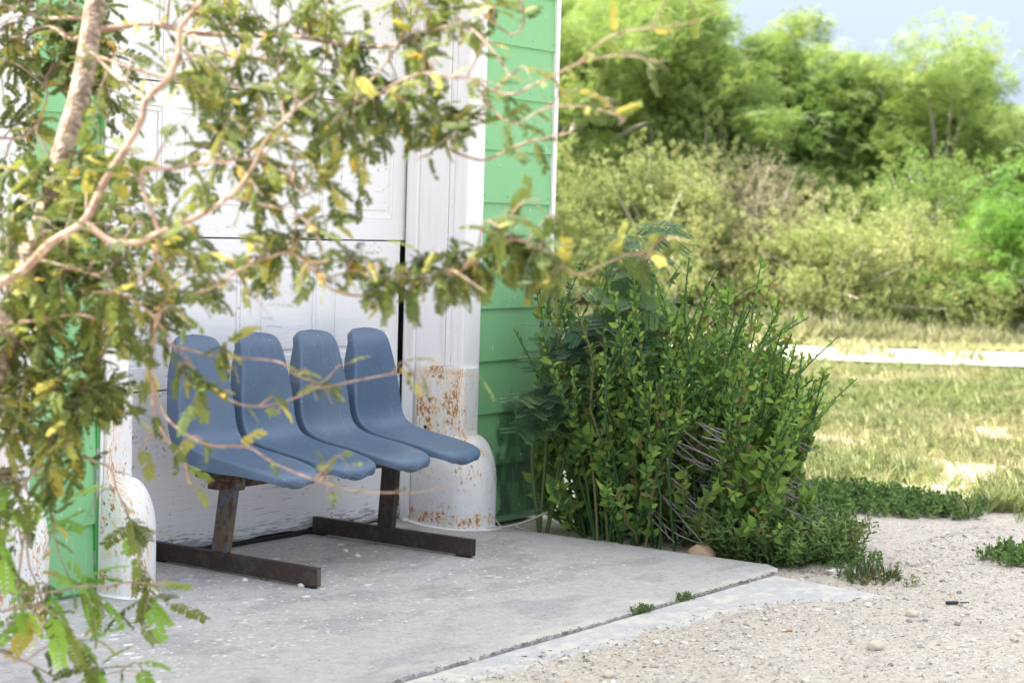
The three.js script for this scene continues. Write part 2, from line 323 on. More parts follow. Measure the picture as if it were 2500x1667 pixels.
// ---------------------------------------------------------------- ground
const groundY = (x, z) => {
  const base = -0.0150 - 0.0022 * Math.min(1.6, Math.max(-0.3, x - 3.9)) - 0.017 * sstep(5.5, 6.3, x);
  const wob = 0.010 * (fbm(x / 16 + 4, z / 16 + 4, 12, 12, 3, 5) - 0.5) + 0.007 * (fbm(x / 8 + 4, z / 8 + 4, 40, 40, 2, 9) - 0.5);
  const ahead = x * 0.8187 - (z - 4.4) * 0.5742;              // the road lies in a shallow cut
  const far = 0.05 * (fbm(x / 60 + 8, z / 60 + 8, 40, 40, 2, 3) - 0.5) * sstep(8, 16, x) - 0.10 * sstep(17.5, 19, ahead) * sstep(24, 22.6, ahead);
  return base + wob + far;
};
{
  const axis = (lo, hi, fine0, fine1, step, grow) => { const a = []; for (let v = fine0; v <= fine1 + 1e-6; v += step) a.push(v); let s = step, v = fine1; while (v < hi) { s *= grow; v += s; a.push(Math.min(v, hi)); } s = step; v = fine0; while (v > lo) { s *= grow; v -= s; a.unshift(Math.max(v, lo)); } return a; };
  const xs = axis(-250, 400, 3.2, 9.6, 0.035, 1.16), zs = axis(-300, 250, -0.6, 3.2, 0.035, 1.16);
  const nu = xs.length - 1, nv = zs.length - 1, col = [];
  const g = grid(nu, nv, (u, v) => { const x = xs[Math.round(u * nu)], z = zs[nv - Math.round(v * nv)]; return [x, groundY(x, z), z, x / 1.6, z / 1.6]; });
  const p = g.attributes.position;
  for (let i = 0; i < p.count; i++) {                         // thin turf darkens the sand in patches with ragged edges
    const x = p.getX(i), z = p.getZ(i), n = fbm(x / 40 + 8, z / 40 + 8, 60, 60, 4, 12);
    const t = sstep(8.6, 9.4, x + 1.6 * (n - 0.5)) * sstep(0.40, 0.5, n + 0.06);
    col.push(lerp(1, 0.66, t), lerp(1, 0.68, t), lerp(1, 0.52, t));
  }
  g.setAttribute('color', new THREE.Float32BufferAttribute(col, 3));
  structure('ground', g, M.gravel);
}
{ // slab in front of the doors, its right front corner rounded off
  const s = new THREE.Shape(), x1 = 6.27, z1 = 1.272, r = rng(3), wob = () => 0.006 * (r() - 0.5);
  s.moveTo(0.6, 0.52); s.lineTo(0.6, -z1);
  for (let x = 0.9; x < x1 - 0.12; x += 0.09) s.lineTo(x, -(z1 + wob()));
  s.lineTo(x1 - 0.09, -z1 + 0.004); s.lineTo(x1 - 0.035, -z1 + 0.03); s.lineTo(x1 + 0.004, -z1 + 0.085);
  for (let z = 1.12; z > -0.5; z -= 0.08) s.lineTo(x1 + wob() * 1.6, -z);
  s.lineTo(x1, 0.52); s.closePath();
  const g = new THREE.ExtrudeGeometry(s, { depth: 0.12, bevelEnabled: true, bevelSize: 0.008, bevelThickness: 0.008, bevelSegments: 2 });
  g.rotateX(-Math.PI / 2); g.translate(0, -0.128, 0);
  const q = metreUV(g, 3.2), uv = q.attributes.uv;
  for (let i = 0; i < uv.count; i++) uv.setXY(i, uv.getX(i) - 1, uv.getY(i) + 0.25);
  structure('concrete_slab', q, M.concrete);
}
{ // paler ramp strip cast against the slab, running out under the gravel
  const r = rng(12);
  const g = grid(60, 6, (u, v) => { const x = 1.5 + u * (6.12 + 0.10 * v - 1.5), z = lerp(1.294, 1.95, v); return [x, -0.006 - 0.072 * (z - 1.29) + 0.0015 * (r() - 0.5), z, x, z]; });
  g.index.array.reverse(); g.computeVertexNormals();
  structure('ramp_strip', g, M.apron);
}
const RT = V(0.5753, 0, 0.8174).normalize(), FW = V(0.8187, 0, -0.5742).normalize(), EYE = V(0, 0, 4.4);
const onGround = (ahead, side, y) => { const p = EYE.clone().addScaledVector(FW, ahead).addScaledVector(RT, side); p.y = y ?? groundY(p.x, p.z); return p; };
{ // white limestone road across the field
  const g = grid(60, 6, (u, v) => { const side = lerp(-30, 60, u), p = onGround(lerp(19.9, 22.2, v) + 0.12 * Math.sin(side * 0.9), side); return [p.x, -0.075 + 0.05 * Math.sin(Math.PI * v), p.z, side / 3, v]; });
  structure('limestone_road', g, M.limeRoad);
}

// ---------------------------------------------------------------- building
const zF = -0.17, zDoor = -0.476;
const building = thing('building', 'low building with mint green lap siding, white door casings and corner board', 'building');
{
  const top = 2.9, ridge = 4.4, xl = 1.38, xr = 6.80, xm = (xl + xr) / 2, xo = [[1.985, 3.81], [4.33, 6.155]];
  const gable = new THREE.Shape([[xl + 0.01, 2.36], [xr - 0.01, 2.36], [xr - 0.01, top], [xm, ridge], [xl + 0.01, top]].map((p) => new THREE.Vector2(...p)));
  const gg = new THREE.ExtrudeGeometry(gable, { depth: 0.14, bevelEnabled: false }); gg.translate(0, 0, zF - 0.15);
  const piers = [[xl + 0.01, xo[0][0] - 0.02], [xo[0][1] + 0.02, xo[1][0] - 0.02], [xo[1][1] + 0.02, xr - 0.012]].map(([a, b]) => box(a, b, -0.02, 2.36, zDoor + 0.004, zF - 0.012));
  mesh('front_wall', mergeGeometries([metreUV(gg), ...piers]), M.greenPaint, building);
  mesh('side_wall', box(xr - 0.14, xr - 0.004, -0.02, top, -6.2, zDoor - 0.125), M.greenPaint, building);
  mesh('side_wall', box(xl + 0.004, xl + 0.14, -0.02, top, -6.2, zDoor - 0.125), M.greenPaint, building);
  mesh('shade_sheet', box(xr - 0.17, xr - 0.145, -0.01, top, -6.0, zDoor - 0.13), M.dark, building);  // black sheet added indoors, stands for the shade behind the door gap
  mesh('rear_wall', box(xl + 0.14, xr - 0.14, -0.02, top, -6.2, -6.06), M.greenPaint, building);
  const roofMat = std({ color: rgb(0.42, 0.42, 0.41), roughness: 0.6 });
  for (const s of [-1, 1]) {
    const a = Math.atan2(ridge - top, xm - xl), L = (xm - xl) / Math.cos(a) + 0.16;
    const g = new THREE.BoxGeometry(L, 0.08, 6.5); g.translate(L / 2, 0.05, -3.04);
    if (s > 0) g.rotateZ(-a); else { g.rotateZ(a); g.scale(-1, 1, 1); g.rotateZ(0); g.index.array.reverse(); g.computeVertexNormals(); }
    if (s < 0) { g.rotateZ(2 * a); }
    g.translate(xm, ridge, 0);
    mesh('roof_slope', g, roofMat, building);
  }
  // lap siding, board by board, each leaning out over the one below, with its nail heads
  const nailG = new THREE.SphereGeometry(0.0062, 8, 4, 0, Math.PI * 2, 0, Math.PI / 2); nailG.rotateX(Math.PI / 2); nailG.scale(1, 1, 0.55);
  const r = rng(21);
  const strip = (x0, x1, edge) => {
    for (let k = 0; k < 11; k++) {
      const y0 = 0.013 + 0.2175 * k + 0.002 * (r() - 0.5), y1 = y0 + 0.2175 + 0.03, sag = 0.004 * (r() - 0.5);
      const g = grid(8, 1, (u, v) => { const x = lerp(x0, x1, u); return [x, lerp(y0 + sag * Math.sin(u * 3), y1, v), lerp(zF + 0.004, zF - 0.0085, v)]; });
      const low = grid(8, 1, (u, v) => { const x = lerp(x0, x1, u); return [x, y0 + sag * Math.sin(u * 3), lerp(zF - 0.0085, zF + 0.004, v)]; });
      const bg = metreUV(mergeGeometries([g, low]), 0.9, r(), r()), patched = x0 > 6 && k < 3;
      if (patched) { const p = bg.attributes.position, uv = bg.attributes.uv; for (let i = 0; i < p.count; i++) uv.setXY(i, (p.getX(i) - x0) / 0.5, p.getY(i) / 0.66); }
      const b = mesh('siding_board', bg, patched ? M.greenPatch : M.greenPaint, building);
      const n = Math.max(2, Math.round((x1 - x0) / 0.115));
      for (let i = 0; i < n; i++) {
        const x = lerp(x0 + 0.025, x1 - 0.02, i / (n - 1)) + 0.012 * (r() - 0.5), y = y0 + 0.030 + 0.009 * (r() - 0.5);
        const nail = mesh('nail_head', nailG, M.greenPaint, b); nail.position.set(x, y, zF + 0.004 - 0.0125 * (y - y0) / 0.2475);
      }
    }
    if (edge) mesh('siding_edge', box(x1, x1 + 0.012, 0.02, 2.3, zF - 0.01, zF + 0.008, 0.002), M.greenEdge, building);
  };
  strip(6.272, 6.772); strip(3.926, 4.203, true); strip(1.41, 1.87);
  mesh('corner_board', box(6.773, 6.802, 0.0, 2.36, zF - 0.09, zF + 0.010, 0.003, 1, 0.3), M.whiteTrim, building);
  mesh('corner_board', box(1.378, 1.409, 0.0, 2.36, zF - 0.09, zF + 0.010, 0.003, 1, 0.7), M.whiteTrim, building);
  // casings and jambs of the two door openings, board by board
  for (const [a, b] of xo) {
    for (const [x, s] of [[a, -1], [b, 1]]) {
      const X = (d0, d1) => (s > 0 ? [x + d0, x + d1] : [x - d1, x - d0]);
      const o = r() + (s > 0 ? 0.21 : 0.63);
      mesh('casing', box(...X(0.0, 0.114), 0.0, 2.36, zF - 0.012, zF + 0.014, 0.003, 0.8, o), M.whiteTrim, building);
      mesh('jamb_board', box(...X(0.003, 0.019), 0.0, 2.3, -0.222, zF - 0.0125, 0.002, 0.8, o + 0.1), M.whiteTrim, building);
      mesh('jamb_board', box(...X(0.005, 0.019), 0.0, 2.3, -0.2505, -0.2245, 0.002, 0.8, o + 0.25), M.whiteTrim, building);
      mesh('jamb_board', box(...X(0.002, 0.019), 0.0, 2.3, -0.40, -0.2535, 0.002, 0.8, o + 0.4), M.whiteTrim, building);
      mesh('door_stop', box(...X(-0.012, 0.0185), 0.0, 2.3, -0.452, -0.4015, 0.003, 0.8, o + 0.6), M.whiteTrim, building);
      mesh('door_stop', box(...X(-0.006, 0.0185), 0.0, 2.3, -0.4625, -0.4530, 0.002, 0.8, o + 0.8), M.whiteTrim, building);
    }
    mesh('header_board', box(a - 0.114, b + 0.114, 2.361, 2.50, zF - 0.012, zF + 0.016, 0.003, 1, 0.4), M.whiteTrim, building);
    mesh('inner_head', box(a, b, 2.301, 2.36, zDoor - 0.02, zF - 0.0125), M.whiteTrim, building);
  }
  mesh('floor_plate', box(xl + 0.14, xr - 0.14, -0.12, -0.02, -6.06, -0.53), M.apron, building);
  const cl = mesh('gutter_clip', (() => { const s = new THREE.Shape([[0, 0.055], [0.006, 0.02], [0.030, -0.022], [0.026, -0.030], [0.004, 0.0], [-0.002, 0.02]].map((p) => new THREE.Vector2(...p))); const g = new THREE.ExtrudeGeometry(s, { depth: 0.01, bevelEnabled: false }); g.translate(6.806, 1.335, zF - 0.06); return g; })(), M.dark, building, 'small black bracket sticking out behind the corner board');
}

// ---------------------------------------------------------------- garage doors: hinged sections with framed panels
function garageDoor(a, b, label, seed) {
  const t = thing('garage_door', label, 'garage door'), r = rng(seed);
  const ys = [0.004, 0.605, 1.150, 1.695, 2.299], w = b - a - 0.034;
  for (let k = 0; k < 4; k++) {
    const y0 = ys[k] + 0.0025, y1 = ys[k + 1] - 0.0025, x0 = a + 0.012 - (k < 2 ? 0.004 : 0), x1 = b + (k === 1 ? -0.020 : k === 0 ? -0.004 : 0.010);
    const sec = new THREE.Group(); sec.name = 'door_section'; t.add(sec);
    const zb = zDoor - 0.035, zt = zDoor + 0.002 * (r() - 0.5);
    if (k === 0) {
      const g = grid(90, 24, (u, v) => { const x = lerp(x0, x1, u), raw = v === 0 ? 0.012 + 0.02 * Math.max(0, fbm(u, 0.5, 24, 4, 3, seed) - 0.45) + (u > 0.8 ? 0.12 * (u - 0.8) : 0) : 0; return [x, lerp(y0, y1, v) + raw, zt + 0.004 * (fbm(u, v, 6, 3, 2, seed) - 0.5), u, v]; });
      mesh('foot_board', g, M.doorFoot, sec);
      mesh('backing', box(x0, x1, y0 + 0.02, y1, zb, zt - 0.008), M.whitePaint, sec);
      mesh('broken_strip', (() => { const g2 = grid(20, 3, (u, v) => { const x = lerp(x1 - 0.36, x1, u); return [x, 0.001 + v * (0.010 + 0.042 * u + 0.006 * r()), zt + 0.006 + 0.012 * Math.sin(Math.PI * v), u * 0.4, v * 0.05]; }); return g2; })(), M.doorFoot, sec);
      mesh('bottom_seal', box(x0, x1 - 0.02, 0.001, 0.016, zb + 0.004, zt + 0.012, 0.003), M.dark, sec);
      continue;
    }
    mesh('panel_board', box(x0 + 0.02, x1 - 0.02, y0 + 0.02, y1 - 0.02, zb, zt - 0.012, 0, 1.1, r(), r()), M.whitePaint, sec);
    const rh = 0.085, sw = 0.085;
    mesh('rail', box(x0, x1, y0, y0 + rh, zb, zt, 0.003, 1.1, r(), r()), M.whitePaint, sec);
    mesh('rail', box(x0, x1, y1 - rh, y1, zb, zt, 0.003, 1.1, r(), r()), M.whitePaint, sec);
    const n = 4, step = (x1 - x0 - sw) / n;
    for (let i = 0; i <= n; i++) {
      const xa = x0 + i * step, s = box(xa, xa + sw, y0 + rh - 0.001, y1 - rh + 0.001, zb, zt - 0.0012, 0.002, 1.1);
      const uv = s.attributes.uv; for (let q = 0; q < uv.count; q++) { const u = uv.getX(q); uv.setXY(q, uv.getY(q) + 0.3 * i, u); }
      mesh('stile', s, M.whitePaint, sec);
      if (i < n) {                                            // moulding round each panel and the raised field in it
        const p0 = xa + sw, p1 = xa + step, q0 = y0 + rh, q1 = y1 - rh, m = 0.016;
        const bead = (A, B, C, D) => box(A, B, C, D, zt - 0.013, zt - 0.0045, 0.003, 1.1);
        mesh('moulding', mergeGeometries([bead(p0, p1, q0, q0 + m), bead(p0, p1, q1 - m, q1), bead(p0, p0 + m, q0 + m, q1 - m), bead(p1 - m, p1, q0 + m, q1 - m)]), M.whitePaint, sec);
        mesh('panel', box(p0 + 0.035, p1 - 0.035, q0 + 0.035, q1 - 0.035, zt - 0.013, zt - 0.0065, 0.003, 1.1, r(), r()), M.whitePaint, sec);
      }
    }
  }
  return t;
}
garageDoor(4.33, 6.155, 'white panelled garage door directly behind the blue bench', 5);
garageDoor(1.985, 3.81, 'white panelled garage door at the far left, mostly hidden by the tree', 9);

// ---------------------------------------------------------------- cast iron guards at the corners of the openings
function guardGeometry() {                                    // a: into the opening, b: out of the wall, from the corner of jamb and casing
  const up = [[0.016, -0.205], [0.016, -0.16], [0.016, -0.08], [0.017, -0.02], [0.016, 0.012], [0.008, 0.026], [-0.02, 0.030], [-0.06, 0.030], [-0.088, 0.029], [-0.100, 0.024], [-0.104, 0.016]];
  const lo = [[0.016, -0.225], [0.044, -0.17], [0.074, -0.09], [0.086, 0.0], [0.078, 0.062], [0.046, 0.106], [0.010, 0.136], [-0.035, 0.146], [-0.080, 0.140], [-0.108, 0.110], [-0.114, 0.016]];
  const C = (l) => new THREE.CatmullRomCurve3(l.map(([a, b]) => V(a, 0, b)), false, 'centripetal');
  const cu = C(up), cl = C(lo), H = 0.648, rows = [];
  for (let y = 0; y <= 0.185; y += 0.02) rows.push(y);
  for (let k = 1; k <= 14; k++) rows.push(0.185 + 0.185 * Math.sin((k / 14) * Math.PI / 2));
  for (let y = 0.40; y < H - 0.012; y += 0.028) rows.push(y);
  rows.push(H - 0.012, H - 0.004, H - 0.0005, H, H);
  return grid(44, rows.length - 1, (u, v) => {
    const j = Math.round(v * (rows.length - 1)), y = rows[j], e = clamp01((y - 0.185) / 0.185), s = Math.sqrt(Math.max(0, 1 - e * e)) * (y < 0.02 ? 1.02 : 1);
    const p = cu.getPoint(u).lerp(cl.getPoint(u), s), q = j >= rows.length - 4 ? [0.03, 0.12, 0.45, 1][j - rows.length + 4] : 0;
    const w = 0.0022 * (fbm(u, y, 9, 12, 3, 5) - 0.5);
    return [lerp(p.x + w, Math.min(p.x, 0.0), q), y, lerp(p.z + w, Math.min(p.z, 0.0145), q), u, y / 0.7];
  });
}
const guardG = guardGeometry();
function wheelGuard(x, into, mat, label) {
  const t = thing('wheel_guard', label, 'wheel guard', [x, 0, zF], 'iron guards at the door corners');
  let g = guardG.clone();
  if (into < 0) { g.scale(-1, 1, 1); g.index.array.reverse(); g.computeVertexNormals(); }
  mesh('shell', g, mat, t);
  const bolt = new THREE.SphereGeometry(0.015, 12, 6, 0, Math.PI * 2, 0, Math.PI / 2); bolt.rotateZ(into < 0 ? Math.PI / 2 : -Math.PI / 2); bolt.scale(0.5, 1, 1);
  for (const y of [0.56, 0.395]) { const b = mesh('bolt', y > 0.5 ? bolt : (() => { const h = new THREE.CylinderGeometry(0.008, 0.008, 0.004, 10); h.rotateZ(Math.PI / 2); return h; })(), y > 0.5 ? mat : M.dark, t); b.position.set(into * 0.017, y, -0.155); }
  const lip = grid(44, 2, (u, v) => { const p = guardG.attributes.position, i = Math.round(u * 44), k = 1 + 0.16 * v; return [into * (p.getX(i) * k), 0.0045 * (1 - v) + 0.0012, p.getZ(i) * k + 0.004 * Math.sin(i * 1.7) * v, u, v]; });
  if (into < 0) { lip.index.array.reverse(); lip.computeVertexNormals(); } lip.index.array.reverse(); lip.computeVertexNormals();
  mesh('foot_bead', lip, M.whiteTrim, t);
  return t;
}
wheelGuard(6.155, -1, M.guardA, 'rust streaked white iron guard right of the blue bench');
wheelGuard(4.33, 1, M.guardB, 'white iron guard with rust spots left of the bench');
wheelGuard(3.81, -1, M.guardC, 'chipped white and black iron guard at the left edge');

// ---------------------------------------------------------------- bench of four shell seats
const bench = thing('waiting_bench', 'four seat waiting bench with blue plastic shells on a rusty steel frame', 'bench');
{
  const prof = [[0.252, 0.352], [0.247, 0.368], [0.232, 0.381], [0.205, 0.391], [0.15, 0.403], [0.06, 0.419], [-0.02, 0.430], [-0.088, 0.441], [-0.136, 0.456], [-0.163, 0.478], [-0.178, 0.512], [-0.188, 0.57], [-0.199, 0.65], [-0.213, 0.725], [-0.228, 0.776], [-0.247, 0.803], [-0.272, 0.819]];
  const curve = new THREE.CatmullRomCurve3(prof.map(([z, y]) => V(0, y, z)), false, 'centripetal');
  const L = curve.getLength(), NT = 110, NS = 20;
  const width = (s) => {                                      // half width at the distance s along the profile
    const base = 0.124 + 0.004 * Math.sin((s / L) * 3) - 0.033 * sstep(0.62, 1, s / L);
    const f = clamp01(s / 0.15), e = clamp01((L - s) / 0.062);
    return base * Math.pow(1 - Math.pow(1 - f, 2.15), 1 / 2.1) * Math.pow(1 - Math.pow(1 - e, 3.2), 1 / 3.2);
  };
  const at = (s) => curve.getPointAt(clamp01(s / L));
  const frame = (s) => { const a = at(Math.max(0, s - 0.004)), b = at(Math.min(L, s + 0.004)), t = b.sub(a).normalize(); return { t, n: V(1, 0, 0).cross(t) }; };
  const surf = (s, q) => {
    const p = at(s), { n } = frame(s), w = width(s), d = s / L;
    const dish = 0.025 * sstep(0.05, 0.3, d) * (1 - 0.55 * sstep(0.55, 0.95, d)) * (1 - q * q) * (1 + 0.4 * q * q) * (w / 0.124);
    return p.addScaledVector(n, -dish - 0.004 * Math.pow(Math.abs(q), 6)).setX(q * w);
  };
  const ss = []; for (let i = 0; i <= NT; i++) ss.push(L * (0.5 - 0.5 * Math.cos((i / NT) * Math.PI)) * 0.88 + 0.12 * L * Math.pow(i / NT, 1.6));
  const skirt = (s) => lerp(0.026, 0.056, sstep(0.06, 0.42, s / L)) * (1 - 0.62 * sstep(0.80, 1, s / L));
  const cols = []; for (let k = 0; k <= 6; k++) cols.push([-1, 6 - k]); for (let k = 1; k < NS; k++) cols.push([-1 + (2 * k) / NS, -1]); for (let k = 0; k <= 6; k++) cols.push([1, k]);
  const shell = grid(cols.length - 1, NT, (u, v) => {
    const s = ss[Math.round(v * NT)], [q, k] = cols[Math.round(u * (cols.length - 1))], p = surf(s, q);
    if (k >= 0 && k !== -1 && Math.abs(q) === 1) {
      const { t, n } = frame(s), h = 0.0008, dw = (width(Math.min(L, s + h)) - width(Math.max(0, s - h))) / (2 * h);
      const out = t.clone().multiplyScalar(-dw).add(V(q, 0, 0)).normalize();
      const R = 0.0105, D = skirt(s), th = (Math.min(k, 4) / 4) * Math.PI / 2;
      if (k <= 4) p.addScaledVector(out, R * Math.sin(th)).addScaledVector(n, -R * (1 - Math.cos(th)));
      else if (k === 5) p.addScaledVector(out, R + 0.003).addScaledVector(n, -D);
      else p.addScaledVector(out, R - 0.003).addScaledVector(n, -D + 0.002);
    }
    return [p.x, p.y, p.z, p.x / 0.6, s / 0.6];
  });
  const rawUV = shell.attributes.uv, xs = [4.735, 5.045, 5.355, 5.665], tone = ['', '', '', ''];
  xs.forEach((x, i) => {
    const g = shell.clone(); const uv = g.attributes.uv; for (let k = 0; k < uv.count; k++) uv.setXY(k, rawUV.getX(k) + 0.37 * i, rawUV.getY(k) + 0.21 * i);
    const m = M.plastic.clone(); m.color = rgb(...[[1, 1, 1], [0.93, 0.95, 0.97], [1.04, 1.02, 1], [0.96, 0.98, 1.02]][i]);
    const s = mesh('seat', g, m, bench); s.position.set(x, 0, 0);
    const br = mergeGeometries([box(-0.085, 0.085, 0.352, 0.362, -0.165, 0.045, 0.003, 0.3), box(-0.045, 0.045, 0.3605, 0.388, -0.12, 0.0, 0.004, 0.3), box(-0.085, -0.07, 0.340, 0.353, -0.165, 0.045, 0.003, 0.3), box(0.07, 0.085, 0.340, 0.353, -0.165, 0.045, 0.003, 0.3)]);
    const b = mesh('bracket', br, M.rustBrown, bench); b.position.set(x, 0, 0.0);
  });
  mesh('beam', box(4.68, 5.80, 0.300, 0.344, -0.135, -0.08, 0.004, 0.4), M.rustBrown, bench);
  for (const [x, z0, z1, pz0, pz1] of [[4.772, -0.482, 0.296, -0.152, -0.116], [5.612, -0.457, 0.320, -0.095, -0.078]]) {
    const bar = mesh('foot_bar', box(-0.0125, 0.0125, 0.007, 0.070, z0, z1, 0.003, 0.5, x), M.steel, bench); bar.position.x = x;
    const end = mesh('end_opening', box(-0.0085, 0.0085, 0.012, 0.065, z1 - 0.002, z1 + 0.0012), x > 5 ? M.dark : M.steelPost, bar);
    for (const z of [z0 + 0.03, z1 - 0.045]) mesh('foot_pad', box(-0.012, 0.012, -0.001, 0.0068, z - 0.03, z + 0.03, 0.002), M.dark, bar);
    const g = box(-0.0125, 0.0125, 0, 0.24, -0.0375, 0.0375, 0.004, 0.5, x), p = g.attributes.position;
    for (let i = 0; i < p.count; i++) p.setZ(i, p.getZ(i) + lerp(pz0, pz1, p.getY(i) / 0.24));
    g.translate(x, 0.0695, 0);
    mesh('post', g, x < 5 ? M.steelPost : M.steel, bench);
    mesh('collar', box(x - 0.022, x + 0.022, 0.292, 0.346, pz1 - 0.056, pz1 + 0.056, 0.008, 0.4), M.steelPost, bench);
  }
}

// ---------------------------------------------------------------- leaf shapes
function shapeMesh(list) {                                    // list of [points in 3-D fan order]
  const p = [], ix = [];
  for (const f of list) { const o = p.length / 3; f.forEach((v) => p.push(v.x, v.y, v.z)); for (let k = 1; k < f.length - 1; k++) ix.push(o, o + k, o + k + 1); }
  const g = new THREE.BufferGeometry(); g.setAttribute('position', new THREE.Float32BufferAttribute(p, 3)); g.setIndex(ix); g.computeVertexNormals(); return g;
}
function leaflet(root, along, side, len, wid) {               // a small oblong blade
  const a = along.clone().multiplyScalar(len), s = side.clone().multiplyScalar(wid / 2), P = (t, w) => root.clone().addScaledVector(a, t).addScaledVector(s, w);
  return [P(0, 0), P(0.12, 0.8), P(0.5, 1), P(0.88, 0.85), P(1, 0), P(0.88, -0.85), P(0.5, -1), P(0.12, -0.8)];
}
function pinnate(seed, L, pairs, ll, lw, droop, fold, lost) { // stalk along +x, upper side +y
  const r = rng(seed), out = [], at = (t) => V(L * (t - 0.12 * droop * t * t), -droop * L * 0.55 * t * t, 0), strip = [];
  for (let i = 0; i < 8; i++) { const a = at(i / 8), b = at((i + 1) / 8), w = 0.0009; out.push([a.clone().add(V(0, 0, -w)), a.clone().add(V(0, 0, w)), b.clone().add(V(0, 0, w)), b.clone().add(V(0, 0, -w))]); }
  for (let i = 0; i < pairs; i++) for (const s of [-1, 1]) {
    if (r() < lost) continue;
    const t = 0.16 + 0.84 * ((i + 0.2 * r()) / (pairs - 0.6)), p = at(Math.min(1, t)), tan = at(Math.min(1, t + 0.02)).sub(at(t - 0.02)).normalize();
    const f = fold + 0.25 * (r() - 0.5), k = Math.sin(Math.PI * clamp01(0.12 + 0.8 * t)) * 0.35 + 0.65;
    const al = tan.clone().multiplyScalar(0.32 + 0.15 * r()).add(V(0, -Math.sin(f), s * Math.cos(f))).normalize();
    const sd = tan.clone().addScaledVector(al, -tan.dot(al)).normalize().add(V(0, 0.3 * (r() - 0.5), 0)).normalize();
    out.push(leaflet(p, al, sd, ll * k * (0.9 + 0.2 * r()), lw * (0.85 + 0.3 * r())));
  }
  return shapeMesh(out);
}

